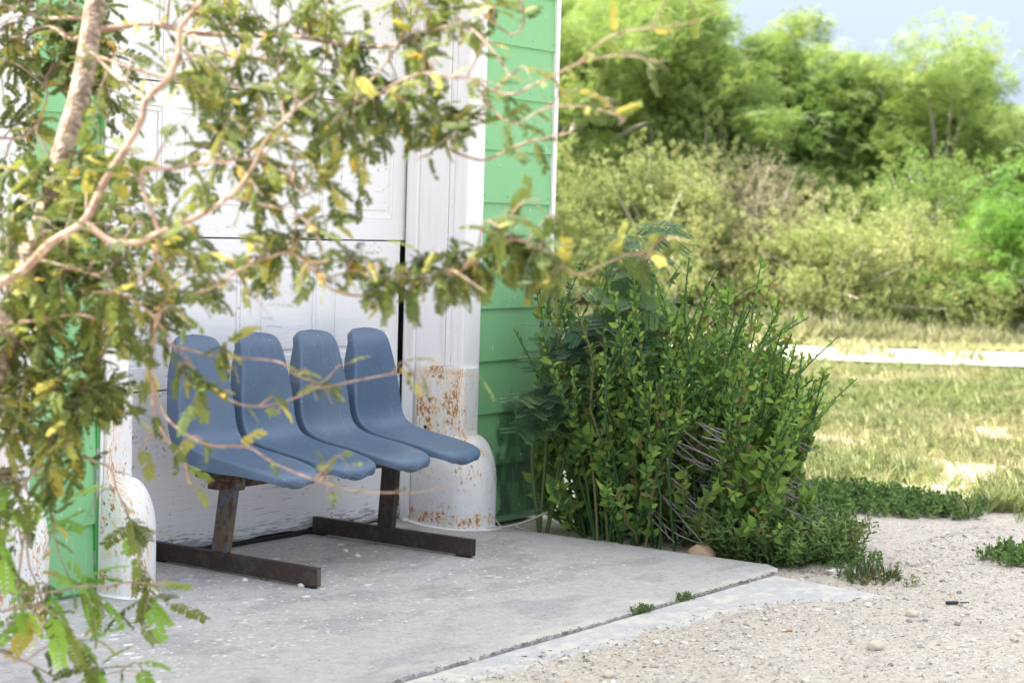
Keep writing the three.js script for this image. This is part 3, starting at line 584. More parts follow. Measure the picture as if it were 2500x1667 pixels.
// ---------------------------------------------------------------- tree in front of the building
const limbData = [ // leafiness, then x, y, z, radius of each point
  [0.00, [1.960,-0.075,1.660,0.0322,2.144,0.344,1.565,0.0297,2.329,0.754,1.509,0.0270,2.448,1.006,1.490,0.0253,2.493,1.105,1.483,0.0246,2.540,1.201,1.481,0.0239,2.595,1.333,1.469,0.0230,2.645,1.450,1.459,0.0222,2.680,1.548,1.445,0.0215,2.723,1.678,1.423,0.0206,2.773,1.829,1.398,0.0196]],
  [0.25, [2.394,0.891,1.499,0.0100,2.233,0.964,1.591,0.0100,2.261,1.070,1.645,0.0092,2.299,1.121,1.710,0.0086,2.321,1.167,1.750,0.0081,2.352,1.209,1.805,0.0076,2.368,1.276,1.835,0.0071,2.385,1.335,1.867,0.0066,2.400,1.394,1.897,0.0061,2.403,1.427,1.903,0.0059,2.422,1.467,1.939,0.0055,2.430,1.511,1.955,0.0052,2.430,1.554,1.959,0.0049,2.447,1.601,1.991,0.0044,2.466,1.655,2.026,0.0040]],
  [0.70, [2.352,1.209,1.805,0.0062,2.364,1.174,1.862,0.0058,2.383,1.174,1.904,0.0054,2.406,1.197,1.952,0.0050,2.435,1.226,2.014,0.0044,2.458,1.265,2.066,0.0039,2.472,1.310,2.099,0.0035,2.479,1.357,2.122,0.0031,2.501,1.417,2.174,0.0025,2.515,1.444,2.205,0.0021]],
  [0.55, [2.695,1.595,1.437,0.0072,2.733,1.606,1.492,0.0068,2.738,1.612,1.545,0.0065,2.745,1.600,1.620,0.0061,2.750,1.588,1.684,0.0058,2.760,1.580,1.807,0.0053,2.768,1.574,1.928,0.0047,2.773,1.559,2.028,0.0042,2.775,1.550,2.087,0.0040,2.778,1.551,2.163,0.0036,2.779,1.565,2.220,0.0034,2.779,1.581,2.286,0.0030,2.779,1.579,2.332,0.0028,2.771,1.544,2.385,0.0026,2.760,1.505,2.430,0.0023,2.751,1.483,2.450,0.0022]],
  [0.80, [2.748,1.592,1.661,0.0049,2.714,1.559,1.742,0.0046,2.730,1.536,1.817,0.0044,2.753,1.526,1.913,0.0041,2.766,1.506,1.978,0.0039,2.776,1.460,2.058,0.0036,2.784,1.437,2.107,0.0035,2.796,1.415,2.174,0.0033,2.798,1.388,2.209,0.0031,2.805,1.377,2.246,0.0030,2.808,1.363,2.272,0.0030,2.812,1.350,2.303,0.0029,2.821,1.341,2.348,0.0027,2.826,1.351,2.377,0.0026,2.834,1.370,2.421,0.0025,2.846,1.385,2.484,0.0023,2.852,1.393,2.517,0.0022]],
  [0.70, [2.780,1.450,2.081,0.0034,2.680,1.439,2.091,0.0034,2.684,1.438,2.141,0.0031,2.689,1.451,2.199,0.0028,2.690,1.472,2.240,0.0026,2.695,1.490,2.303,0.0023,2.698,1.481,2.367,0.0019,2.701,1.477,2.414,0.0017,2.703,1.464,2.471,0.0014]],
  [0.50, [2.701,1.478,2.406,0.0029,2.722,1.455,2.441,0.0027,2.730,1.453,2.475,0.0025,2.738,1.470,2.515,0.0023,2.744,1.481,2.542,0.0021,2.751,1.501,2.583,0.0019,2.760,1.513,2.624,0.0017,2.770,1.517,2.676,0.0014,2.780,1.507,2.730,0.0012,2.783,1.492,2.757,0.0010]],
  [0.35, [2.753,1.503,2.591,0.0021,2.743,1.541,2.648,0.0018,2.753,1.556,2.685,0.0016,2.772,1.563,2.750,0.0012,2.786,1.572,2.803,0.0010,2.800,1.596,2.857,0.0007]],
  [0.80, [2.701,1.478,2.401,0.0022,2.717,1.400,2.479,0.0019,2.725,1.423,2.536,0.0016,2.728,1.429,2.561,0.0016,2.737,1.428,2.625,0.0013,2.742,1.418,2.668,0.0012,2.744,1.407,2.696,0.0011,2.730,1.397,2.691,0.0010]],
  [0.60, [2.818,1.702,2.261,0.0034,2.817,1.632,2.314,0.0029,2.822,1.593,2.355,0.0025,2.831,1.568,2.400,0.0022,2.835,1.582,2.416,0.0021,2.822,1.628,2.423,0.0018,2.808,1.670,2.424,0.0015]],
  [0.50, [2.869,1.691,2.160,0.0043,2.835,1.640,2.179,0.0038,2.797,1.594,2.189,0.0034,2.767,1.564,2.193,0.0031,2.720,1.519,2.197,0.0026,2.676,1.480,2.199,0.0022,2.634,1.445,2.200,0.0018]],
  [0.60, [2.403,1.427,1.903,0.0031,2.509,1.519,1.665,0.0031,2.521,1.506,1.709,0.0029,2.547,1.481,1.801,0.0026,2.577,1.468,1.906,0.0022,2.599,1.470,1.979,0.0020,2.619,1.457,2.053,0.0017,2.637,1.450,2.117,0.0015]],
  [0.50, [2.753,1.586,1.717,0.0036,2.676,1.575,1.723,0.0036,2.666,1.517,1.760,0.0031,2.665,1.473,1.802,0.0026,2.660,1.427,1.839,0.0021,2.656,1.395,1.863,0.0018,2.649,1.363,1.881,0.0016]],
  [0.80, [2.402,1.193,1.943,0.0044,2.407,1.299,1.892,0.0044,2.432,1.307,1.941,0.0039,2.462,1.320,2.003,0.0034,2.493,1.327,2.064,0.0028,2.508,1.324,2.096,0.0025,2.525,1.294,2.138,0.0021,2.533,1.270,2.161,0.0018]],
  [0.80, [2.454,1.258,2.056,0.0029,2.511,1.247,2.089,0.0025,2.523,1.234,2.156,0.0021,2.526,1.199,2.202,0.0018,2.517,1.150,2.239,0.0014]],
  [0.95, [2.397,1.188,1.935,0.0033,2.426,1.163,1.919,0.0031,2.423,1.128,1.899,0.0028,2.417,1.105,1.879,0.0025,2.403,1.088,1.844,0.0022,2.384,1.080,1.795,0.0019]],
  [1.40, [2.425,1.153,1.913,0.0029,2.440,1.104,1.931,0.0029,2.456,1.086,1.960,0.0028,2.477,1.093,1.994,0.0028,2.506,1.129,2.039,0.0027,2.535,1.154,2.084,0.0027,2.556,1.162,2.118,0.0026,2.574,1.136,2.152,0.0026,2.588,1.104,2.180,0.0025,2.601,1.093,2.203,0.0025,2.622,1.091,2.238,0.0024,2.643,1.103,2.272,0.0024,2.664,1.115,2.306,0.0024,2.685,1.127,2.339,0.0023,2.713,1.142,2.384,0.0022,2.730,1.164,2.410,0.0022,2.745,1.193,2.434,0.0022,2.762,1.197,2.461,0.0021,2.775,1.192,2.484,0.0021,2.793,1.167,2.516,0.0020,2.815,1.140,2.558,0.0020,2.841,1.159,2.600,0.0019,2.866,1.179,2.639,0.0019,2.878,1.175,2.660,0.0018,2.896,1.166,2.690,0.0018]],
  [0.90, [2.583,1.116,2.170,0.0018,2.614,1.135,2.223,0.0017,2.620,1.127,2.247,0.0015,2.630,1.129,2.286,0.0013,2.642,1.125,2.332,0.0011]],
  [0.80, [2.393,1.084,1.817,0.0030,2.459,1.068,1.816,0.0027,2.474,1.051,1.839,0.0024,2.485,1.029,1.857,0.0022,2.497,1.000,1.876,0.0018,2.504,0.972,1.890,0.0015]],
  [0.50, [2.246,1.013,1.615,0.0031,2.385,1.010,1.542,0.0031,2.415,1.017,1.591,0.0030,2.462,1.032,1.670,0.0027,2.485,1.022,1.710,0.0026,2.499,1.000,1.736,0.0025,2.517,0.988,1.768,0.0024,2.545,0.983,1.816,0.0023,2.583,0.967,1.883,0.0021,2.610,0.960,1.930,0.0020,2.623,0.961,1.952,0.0019,2.659,0.953,2.014,0.0017,2.667,0.936,2.030,0.0017,2.680,0.926,2.054,0.0016,2.696,0.919,2.082,0.0015]],
  [0.45, [2.559,0.977,1.840,0.0023,2.561,0.918,1.908,0.0021,2.588,0.879,1.967,0.0018,2.612,0.877,2.013,0.0017,2.642,0.896,2.067,0.0015,2.666,0.928,2.111,0.0013,2.679,0.957,2.135,0.0012,2.690,0.963,2.156,0.0011]],
  [0.18, [2.655,0.914,2.091,0.0019,2.659,0.918,2.124,0.0018,2.688,0.934,2.182,0.0015,2.718,0.948,2.241,0.0013,2.736,0.953,2.278,0.0012,2.770,0.951,2.348,0.0009,2.787,0.944,2.384,0.0007]],
  [0.60, [2.484,1.031,1.855,0.0031,2.531,0.972,1.799,0.0029,2.550,0.922,1.780,0.0028,2.573,0.863,1.759,0.0026,2.603,0.811,1.753,0.0025,2.646,0.759,1.758,0.0023,2.667,0.730,1.759,0.0022,2.677,0.707,1.754,0.0021,2.697,0.688,1.759,0.0020]],
  [0.20, [2.552,0.917,1.778,0.0027,2.547,0.865,1.806,0.0026,2.549,0.843,1.822,0.0025,2.556,0.823,1.847,0.0024,2.578,0.797,1.904,0.0023,2.596,0.797,1.948,0.0021,2.610,0.795,1.981,0.0020,2.622,0.775,2.016,0.0019,2.637,0.758,2.057,0.0018,2.653,0.744,2.099,0.0017,2.680,0.729,2.167,0.0015,2.696,0.727,2.206,0.0014,2.712,0.729,2.246,0.0013,2.728,0.732,2.285,0.0012,2.753,0.749,2.344,0.0010,2.764,0.755,2.371,0.0009]],
  [0.70, [2.711,1.643,1.429,0.0047,2.738,1.630,1.370,0.0047,2.734,1.630,1.319,0.0043,2.729,1.631,1.268,0.0039,2.724,1.646,1.202,0.0033,2.719,1.664,1.138,0.0028,2.714,1.685,1.068,0.0022]],
  [0.80, [2.699,1.607,1.435,0.0038,2.722,1.584,1.352,0.0038,2.722,1.612,1.282,0.0034,2.718,1.605,1.227,0.0031,2.716,1.594,1.187,0.0029,2.712,1.597,1.138,0.0026,2.707,1.605,1.065,0.0022]],
  [0.80, [2.600,1.343,1.468,0.0037,2.628,1.322,1.420,0.0037,2.637,1.355,1.372,0.0033,2.648,1.389,1.331,0.0029,2.680,1.431,1.315,0.0025,2.702,1.464,1.300,0.0021,2.722,1.506,1.272,0.0017]],
  [0.80, [2.662,1.408,1.324,0.0034,2.664,1.378,1.271,0.0030,2.650,1.375,1.218,0.0024,2.633,1.368,1.160,0.0017]],
  [0.80, [2.261,1.070,1.645,0.0031,2.372,1.141,1.509,0.0031,2.382,1.137,1.544,0.0029,2.405,1.133,1.626,0.0025,2.421,1.122,1.689,0.0021,2.440,1.103,1.765,0.0017,2.447,1.090,1.796,0.0015]],
  [0.95, [2.452,1.015,1.490,0.0036,2.467,0.964,1.488,0.0033,2.459,0.921,1.482,0.0029,2.481,0.882,1.517,0.0025,2.505,0.868,1.553,0.0022,2.530,0.852,1.590,0.0018,2.544,0.834,1.613,0.0016]],
  [0.95, [2.462,0.941,1.485,0.0032,2.464,0.866,1.438,0.0027,2.480,0.816,1.432,0.0024,2.501,0.783,1.438,0.0022,2.535,0.758,1.457,0.0019,2.561,0.739,1.472,0.0016]],
  [0.60, [2.501,0.783,1.438,0.0036,2.446,0.685,1.401,0.0036,2.490,0.704,1.422,0.0034,2.543,0.722,1.448,0.0031,2.597,0.745,1.473,0.0029,2.642,0.792,1.484,0.0026,2.673,0.850,1.475,0.0023,2.689,0.889,1.465,0.0021]],
  [0.75, [2.601,0.749,1.474,0.0025,2.661,0.724,1.481,0.0023,2.706,0.702,1.504,0.0022,2.726,0.659,1.501,0.0021,2.764,0.587,1.502,0.0019,2.797,0.507,1.496,0.0017,2.820,0.469,1.500,0.0015,2.845,0.431,1.506,0.0014,2.870,0.393,1.512,0.0013]],
  [0.60, [2.561,0.739,1.472,0.0029,2.463,0.490,1.359,0.0029,2.512,0.462,1.400,0.0026,2.556,0.456,1.438,0.0024,2.578,0.457,1.457,0.0023,2.612,0.462,1.485,0.0022,2.646,0.470,1.513,0.0020,2.669,0.463,1.533,0.0019,2.703,0.474,1.560,0.0017,2.760,0.464,1.610,0.0015]],
  [0.60, [2.503,0.467,1.393,0.0025,2.499,0.424,1.416,0.0022,2.522,0.440,1.447,0.0018,2.547,0.439,1.484,0.0015,2.560,0.421,1.504,0.0012]],
  [0.60, [2.499,0.470,1.389,0.0029,2.459,0.367,1.366,0.0029,2.513,0.338,1.401,0.0025,2.550,0.317,1.425,0.0022,2.587,0.292,1.450,0.0019,2.620,0.266,1.471,0.0016,2.660,0.217,1.493,0.0013]],
  [0.60, [2.631,0.253,1.477,0.0017,2.653,0.261,1.479,0.0015,2.674,0.277,1.508,0.0013,2.710,0.289,1.557,0.0011,2.727,0.286,1.582,0.0009,2.739,0.280,1.600,0.0008]],
  [0.50, [2.558,0.728,1.455,0.0021,2.610,0.705,1.371,0.0021,2.643,0.639,1.380,0.0019,2.667,0.568,1.378,0.0017,2.692,0.496,1.377,0.0015,2.724,0.432,1.387,0.0013]],
  [0.50, [2.536,0.459,1.421,0.0021,2.566,0.575,1.409,0.0021,2.583,0.504,1.402,0.0019,2.605,0.452,1.409,0.0018,2.632,0.371,1.411,0.0016,2.659,0.344,1.430,0.0015,2.713,0.341,1.469,0.0013]],
];
const twigEnds = [2.71,1.09,1.48,2.83,1.09,1.53,2.64,1.17,1.24,2.48,1.06,1.75,2.60,1.25,1.53,2.51,1.31,1.67,2.63,1.03,1.40,2.40,1.08,1.61,2.44,1.28,1.77,2.57,1.26,1.76,2.61,1.06,1.78,2.75,1.16,1.62,2.59,1.02,1.41,2.61,1.06,1.77,2.44,1.27,1.65,2.54,1.22,1.39,2.43,1.11,1.48,2.54,1.07,1.51,2.62,1.17,1.42,2.34,1.03,1.63,2.47,1.07,1.81,2.68,1.21,1.61,2.39,1.30,1.54,2.78,1.27,1.59,2.62,1.04,1.74,2.65,1.16,1.41,2.61,1.08,1.33,2.82,1.32,1.49,2.55,1.21,1.39,2.83,1.22,1.52,2.54,1.23,1.63,2.41,1.29,1.59,2.50,1.03,1.74,2.51,1.01,1.42,2.61,1.25,1.49,2.63,1.18,1.68,2.34,1.05,1.62,2.46,1.07,1.70,2.68,1.03,1.58,2.63,1.29,1.65,2.45,1.06,1.54,2.70,1.00,1.42,2.68,1.19,1.69,2.56,1.18,1.70,2.53,1.27,1.57,2.73,1.03,1.66,2.45,1.22,1.71,2.67,1.07,1.35,2.65,1.07,1.42,2.72,1.12,1.52,2.49,1.11,1.60,2.65,1.08,1.48,2.59,1.03,1.45,2.63,1.32,1.55,2.53,1.11,1.50,2.76,1.12,1.54,2.64,1.12,1.42,2.78,1.22,1.52,2.83,1.11,1.49,2.69,1.17,1.67,2.67,1.05,1.30,2.66,1.11,1.47,2.74,1.27,1.51,2.58,1.12,1.61,2.66,1.08,1.54,2.52,1.31,1.74,2.48,1.12,1.65,2.47,1.13,1.78,2.43,1.25,1.71,2.41,1.22,1.57,2.52,1.31,1.47,2.60,1.13,1.49,2.36,1.05,1.68,2.54,1.23,1.56,2.47,1.06,1.50,2.36,1.13,1.59,2.63,1.22,1.53,2.65,1.08,1.72,2.60,1.13,1.69,2.54,1.13,1.43,2.72,1.03,1.65,2.39,1.06,1.71,2.55,1.14,1.40,2.65,1.12,1.30,2.77,1.55,1.24,2.78,1.40,1.19,2.93,1.42,1.31,2.79,1.40,1.16,2.91,1.60,1.10,2.83,1.60,1.21,2.76,1.50,1.14,2.85,1.46,1.10,2.72,1.52,1.14,2.86,1.46,1.37,2.88,1.65,1.06,2.80,1.50,1.17,2.90,1.51,1.20,2.74,1.46,1.17,2.81,1.58,1.26,2.82,1.55,1.25,2.80,1.51,1.36,2.86,1.56,1.07,2.82,1.52,1.40,2.90,1.56,1.26,2.87,1.50,1.27,2.89,1.57,1.33,2.86,1.62,1.33,2.95,1.68,1.22,2.83,1.56,1.30,2.82,1.42,1.35,2.83,1.52,1.21,2.83,1.64,1.15,2.85,1.66,1.33,2.92,1.46,1.26,2.83,1.48,1.01,2.84,1.48,1.42,2.92,1.63,1.26,2.85,1.47,1.39,2.74,1.41,1.24,2.80,1.56,1.30,2.50,1.01,1.64,2.45,1.00,1.60,2.67,0.79,1.44,2.47,0.90,1.49,2.69,0.86,1.42,2.60,0.99,1.43,2.52,0.83,1.44,2.66,0.86,1.57,2.48,0.87,1.53,2.52,0.88,1.67,2.59,0.90,1.39,2.56,0.81,1.41,2.41,0.84,1.54,2.45,0.85,1.51,2.59,0.89,1.64,2.68,1.00,1.51,2.61,0.96,1.29,2.51,0.96,1.65,2.72,0.82,1.54,2.48,0.84,1.48,2.56,0.91,1.43,2.46,0.91,1.58,2.69,0.82,1.51,2.56,0.78,1.50,2.64,0.85,1.47,2.45,0.99,1.61,2.62,0.99,1.34,2.45,0.82,1.65,2.59,0.76,1.48,2.47,0.90,1.61,2.49,0.97,1.47,2.47,0.78,1.59,2.46,0.94,1.55,2.54,0.95,1.47,2.47,0.76,1.46,2.68,0.82,1.57,2.47,0.77,1.62,2.64,0.93,1.50,2.54,0.98,1.64,2.41,0.96,1.53,2.52,0.75,1.54,2.49,0.89,1.54,2.52,0.83,1.66,2.63,0.81,1.34,2.71,0.88,1.42,2.57,0.99,1.33,2.57,1.00,1.48,2.61,0.88,1.66,2.61,0.98,1.31,2.46,0.77,1.64,2.51,1.00,1.48,2.49,0.94,1.44,2.44,1.01,1.59,2.65,0.97,1.61,2.46,0.88,1.61,2.56,0.98,1.46,2.72,0.84,1.52,2.54,1.00,1.44,2.60,1.33,2.02,2.76,1.29,1.93,2.68,1.38,1.85,2.53,1.47,1.95,2.63,1.27,1.80,2.49,1.46,2.03,2.57,1.48,1.93,2.54,1.43,2.11,2.60,1.49,2.11,2.49,1.39,2.03,2.68,1.42,1.90,2.68,1.24,1.98,2.67,1.34,2.08,2.82,1.32,1.98,2.61,1.30,2.11,2.60,1.39,2.16,2.49,1.45,1.92,2.55,1.42,2.14,2.56,1.34,2.17,2.51,1.47,1.89,2.73,1.22,2.07,2.55,1.38,1.95,2.63,1.51,1.91,2.59,1.29,2.18,2.70,1.47,1.94,2.69,1.22,1.91,2.66,1.42,1.78,2.61,1.38,1.99,2.69,1.23,2.06,2.62,1.33,2.21,2.58,1.38,2.18,2.75,1.51,2.10,2.60,1.24,2.02,2.50,1.42,1.98,2.71,1.41,1.94,2.52,1.40,1.98,2.82,1.26,2.05,2.56,1.38,2.10,2.57,1.36,2.19,2.63,1.49,1.84,2.68,1.18,2.02,2.61,1.12,1.90,2.58,1.11,2.03,2.52,1.14,1.87,2.51,1.15,1.94,2.50,1.16,1.90,2.56,1.12,1.99,2.71,1.10,2.03,2.61,1.12,2.02,2.64,1.16,2.03,2.57,1.14,2.05,2.50,1.19,1.91,2.62,1.11,1.97,2.52,1.09,1.98,2.86,1.62,2.24,2.87,1.40,2.23,2.85,1.43,2.25,2.81,1.58,2.25,2.92,1.59,2.25,2.71,1.53,2.30,2.80,1.59,2.19,2.86,1.41,2.31,2.80,1.61,2.18,2.77,1.45,2.26,2.81,1.58,2.33,2.82,1.48,2.14,2.78,1.48,2.14,2.76,1.62,2.17,2.87,1.42,2.28,2.78,1.53,2.21,2.57,0.96,1.94,2.53,0.87,1.90,2.49,0.97,1.77,2.53,0.97,1.89,2.56,0.91,1.86,2.66,0.69,1.45,2.64,0.29,1.52,2.73,0.41,1.42,2.63,0.38,1.32,2.59,0.68,1.45,2.54,0.68,1.39,2.68,0.66,1.39,2.69,0.33,1.42,2.86,1.12,2.48,2.75,1.12,2.54,2.71,1.19,2.45,2.79,1.16,2.45,2.80,1.19,2.53,2.74,1.17,2.53,2.82,1.17,2.49,2.84,1.12,2.45,2.77,1.13,2.41,2.76,1.18,2.46,2.82,1.13,2.43,2.77,1.17,2.47,2.81,1.13,2.51,2.81,1.17,2.43,2.68,1.15,2.31,2.61,1.10,2.28,2.65,1.14,2.26,2.74,1.12,2.41,2.73,1.15,2.40,2.75,1.15,2.35,2.65,1.15,2.29,2.68,1.12,2.29,2.66,1.13,2.18,2.64,1.12,2.32,2.67,1.08,2.25,2.68,1.15,2.31,2.73,1.12,2.35,2.75,1.11,2.38,2.64,1.15,2.19,2.70,1.09,2.27,2.78,1.13,2.36,2.69,1.09,2.38,2.77,1.38,2.23,2.74,1.40,2.29,2.67,1.37,2.21,2.70,1.41,2.26,2.69,1.41,2.22,2.72,1.34,2.29,2.70,1.34,2.13,2.69,1.40,2.25,2.72,1.53,2.12,2.64,1.60,1.83,2.92,1.64,1.87,2.84,1.62,1.62,2.70,1.65,2.02,2.77,1.62,1.94,2.91,1.61,1.73,2.65,1.58,1.85,2.67,1.56,1.98,2.62,1.55,1.99,2.84,1.62,1.94,2.66,1.54,2.02,2.74,1.67,1.89,2.68,1.67,1.87,2.89,1.60,1.73,2.81,1.61,1.76,3.02,1.56,1.87,2.86,1.67,1.68];

{
  const tree = thing('tamarind_tree', 'slender tree with feathery yellowing leaves reaching across the left of the view', 'tree');
  const r = rng(77), lines = [];
  limbData.forEach(([leafy, q], i) => {
    const pts = [], rad = [];
    for (let k = 0; k < q.length; k += 4) { pts.push(V(q[k], q[k + 1], q[k + 2])); rad.push(q[k + 3]); }
    rad[rad.length - 1] *= 0.6;
    mesh(i ? 'branch' : 'trunk', tube(pts, rad, i ? 7 : 12, 5), i ? M.twigBark : M.bark, tree);
    const c = new THREE.CatmullRomCurve3(pts, false, 'centripetal'), len = c.getLength(), samples = c.getSpacedPoints(Math.ceil(len / 0.025));
    lines.push({ leafy, c, len, samples, rad });
  });
  const leafG = [pinnate(1, 0.084, 10, 0.0200, 0.0074, 0.4, 0.2, 0.08), pinnate(2, 0.096, 12, 0.0195, 0.0068, 0.7, 0.35, 0.08), pinnate(3, 0.068, 8, 0.0195, 0.0074, 0.2, 0.05, 0.12), pinnate(4, 0.074, 9, 0.0185, 0.0070, 0.9, 0.7, 0.12), pinnate(5, 0.056, 7, 0.017, 0.0070, 0.5, 0.4, 0.45)];
  const tones = [[0.085, 0.125, 0.025], [0.125, 0.17, 0.03], [0.18, 0.225, 0.04], [0.29, 0.31, 0.06], [0.44, 0.40, 0.08], [0.62, 0.40, 0.06], [0.24, 0.42, 0.055]];
  const mats = tones.map(([a, b, c]) => leafMat(a, b, c, 0.42)), white = leafMat(1, 1, 1, 0.42);
  const leaves = [];
  const addLeaf = (p, dir, young) => {
    const w = r(), dry = noise(p.x * 9, p.y * 9 + p.z * 5, 999, 999, 4);
    let k = w < 0.34 ? 0 : w < 0.60 ? 1 : w < 0.79 ? 2 : w < 0.90 ? 3 : w < 0.96 ? 4 : 5;
    if (young) k = w < 0.25 ? 1 : w < 0.5 ? 2 : w < 0.93 ? 6 : 4;
    else if (dry > 0.64 && r() < 0.3) k = 3 + Math.floor(r() * 2.6);
    const up = V(r() - 0.5, 1.1, r() - 0.5).normalize(), s = (0.44 + 0.38 * r()) * (k === 5 ? 0.8 : young ? 1.6 : 1);
    leaves.push({ p, q: qFrame(dir, up).multiply(new THREE.Quaternion().setFromAxisAngle(V(1, 0, 0), (r() - 0.5) * 1.4)), s, k, v: k === 5 ? 4 : young ? (r() < 0.6 ? 1 : 0) : Math.floor(r() * 5), tip: p.distanceTo(camera.position) });
  };
  const dirOut = (tan, drop) => { const d = V(r() - 0.5, r() - 0.5, r() - 0.5).normalize(); d.addScaledVector(tan, -d.dot(tan)).normalize(); return d.addScaledVector(tan, 0.5 + 0.4 * r()).add(V(0, -drop, 0)).normalize(); };
  const twig = (a, b, rad, n, young) => {
    const m = a.clone().lerp(b, 0.5).add(V((r() - 0.5) * 0.04, 0.02 + 0.02 * r(), (r() - 0.5) * 0.04)), pts = [a, m, b];
    mesh('twig', tube(pts, [rad, rad * 0.75, rad * 0.35], 5, 4), M.twigBark, tree);
    const c = new THREE.CatmullRomCurve3(pts);
    for (let i = 0; i < n; i++) { const t = 0.2 + 0.8 * (i + r() * 0.6) / n, tan = c.getTangent(Math.min(1, t)); addLeaf(c.getPoint(Math.min(1, t)), dirOut(tan, -0.25 + 0.7 * r()), young); }
  };
  for (const l of lines) {                                    // leaves straight on the thin branches, and short side twigs
    if (!l.leafy) continue;
    const n = Math.round(l.len * l.leafy * 44);
    for (let i = 0; i < n; i++) { const t = 0.06 + 0.94 * r(), p = l.c.getPointAt(t), young = p.y < 0.66; addLeaf(p, dirOut(l.c.getTangentAt(t), -0.25 + 0.75 * r()), young && r() < 0.75); }
    for (let i = 0; i < l.len * l.leafy * 9; i++) { const t = 0.1 + 0.9 * r(), p = l.c.getPointAt(t), d = dirOut(l.c.getTangentAt(t), 0.05); d.y *= 0.55; twig(p, p.clone().addScaledVector(d, 0.05 + 0.14 * r()), 0.0016 + 0.0008 * r(), 2 + Math.floor(r() * 3), p.y < 0.66 && r() < 0.75); }
  }
  for (let i = 0; i < twigEnds.length; i += 3) {              // longer twigs that fill the crown
    const e = V(twigEnds[i], twigEnds[i + 1], twigEnds[i + 2]); let best = null, bd = 9;
    for (const l of lines) for (const s of l.samples) { const d = s.distanceTo(e) + (s.y < e.y - 0.1 ? 0.05 : 0); if (d < bd) { bd = d; best = s; } }
    const n = 9 + Math.floor(r() * 6);
    if (bd > 0.03) twig(best.clone(), bd > 0.4 ? best.clone().lerp(e, 0.4 / bd) : e, 0.0022, n, e.y < 0.66 && r() < 0.7);
  }
  leaves.sort((a, b) => a.tip - b.tip);
  leaves.slice(0, 300).forEach((e) => { const o = mesh('leaf', leafG[e.v], mats[e.k], tree); o.position.copy(e.p); o.quaternion.copy(e.q); o.scale.setScalar(e.s); });
  const col = tones.map(([a, b, c]) => rgb(a, b, c));
  leafG.forEach((g, v) => copies('foliage', g, white, leaves.slice(300).filter((e) => e.v === v).map((e) => ({ p: e.p, q: e.q, s: e.s, c: col[e.k].clone().multiplyScalar(0.85 + 0.3 * r()) })), tree));
  console.log('tree leaves', leaves.length);
}

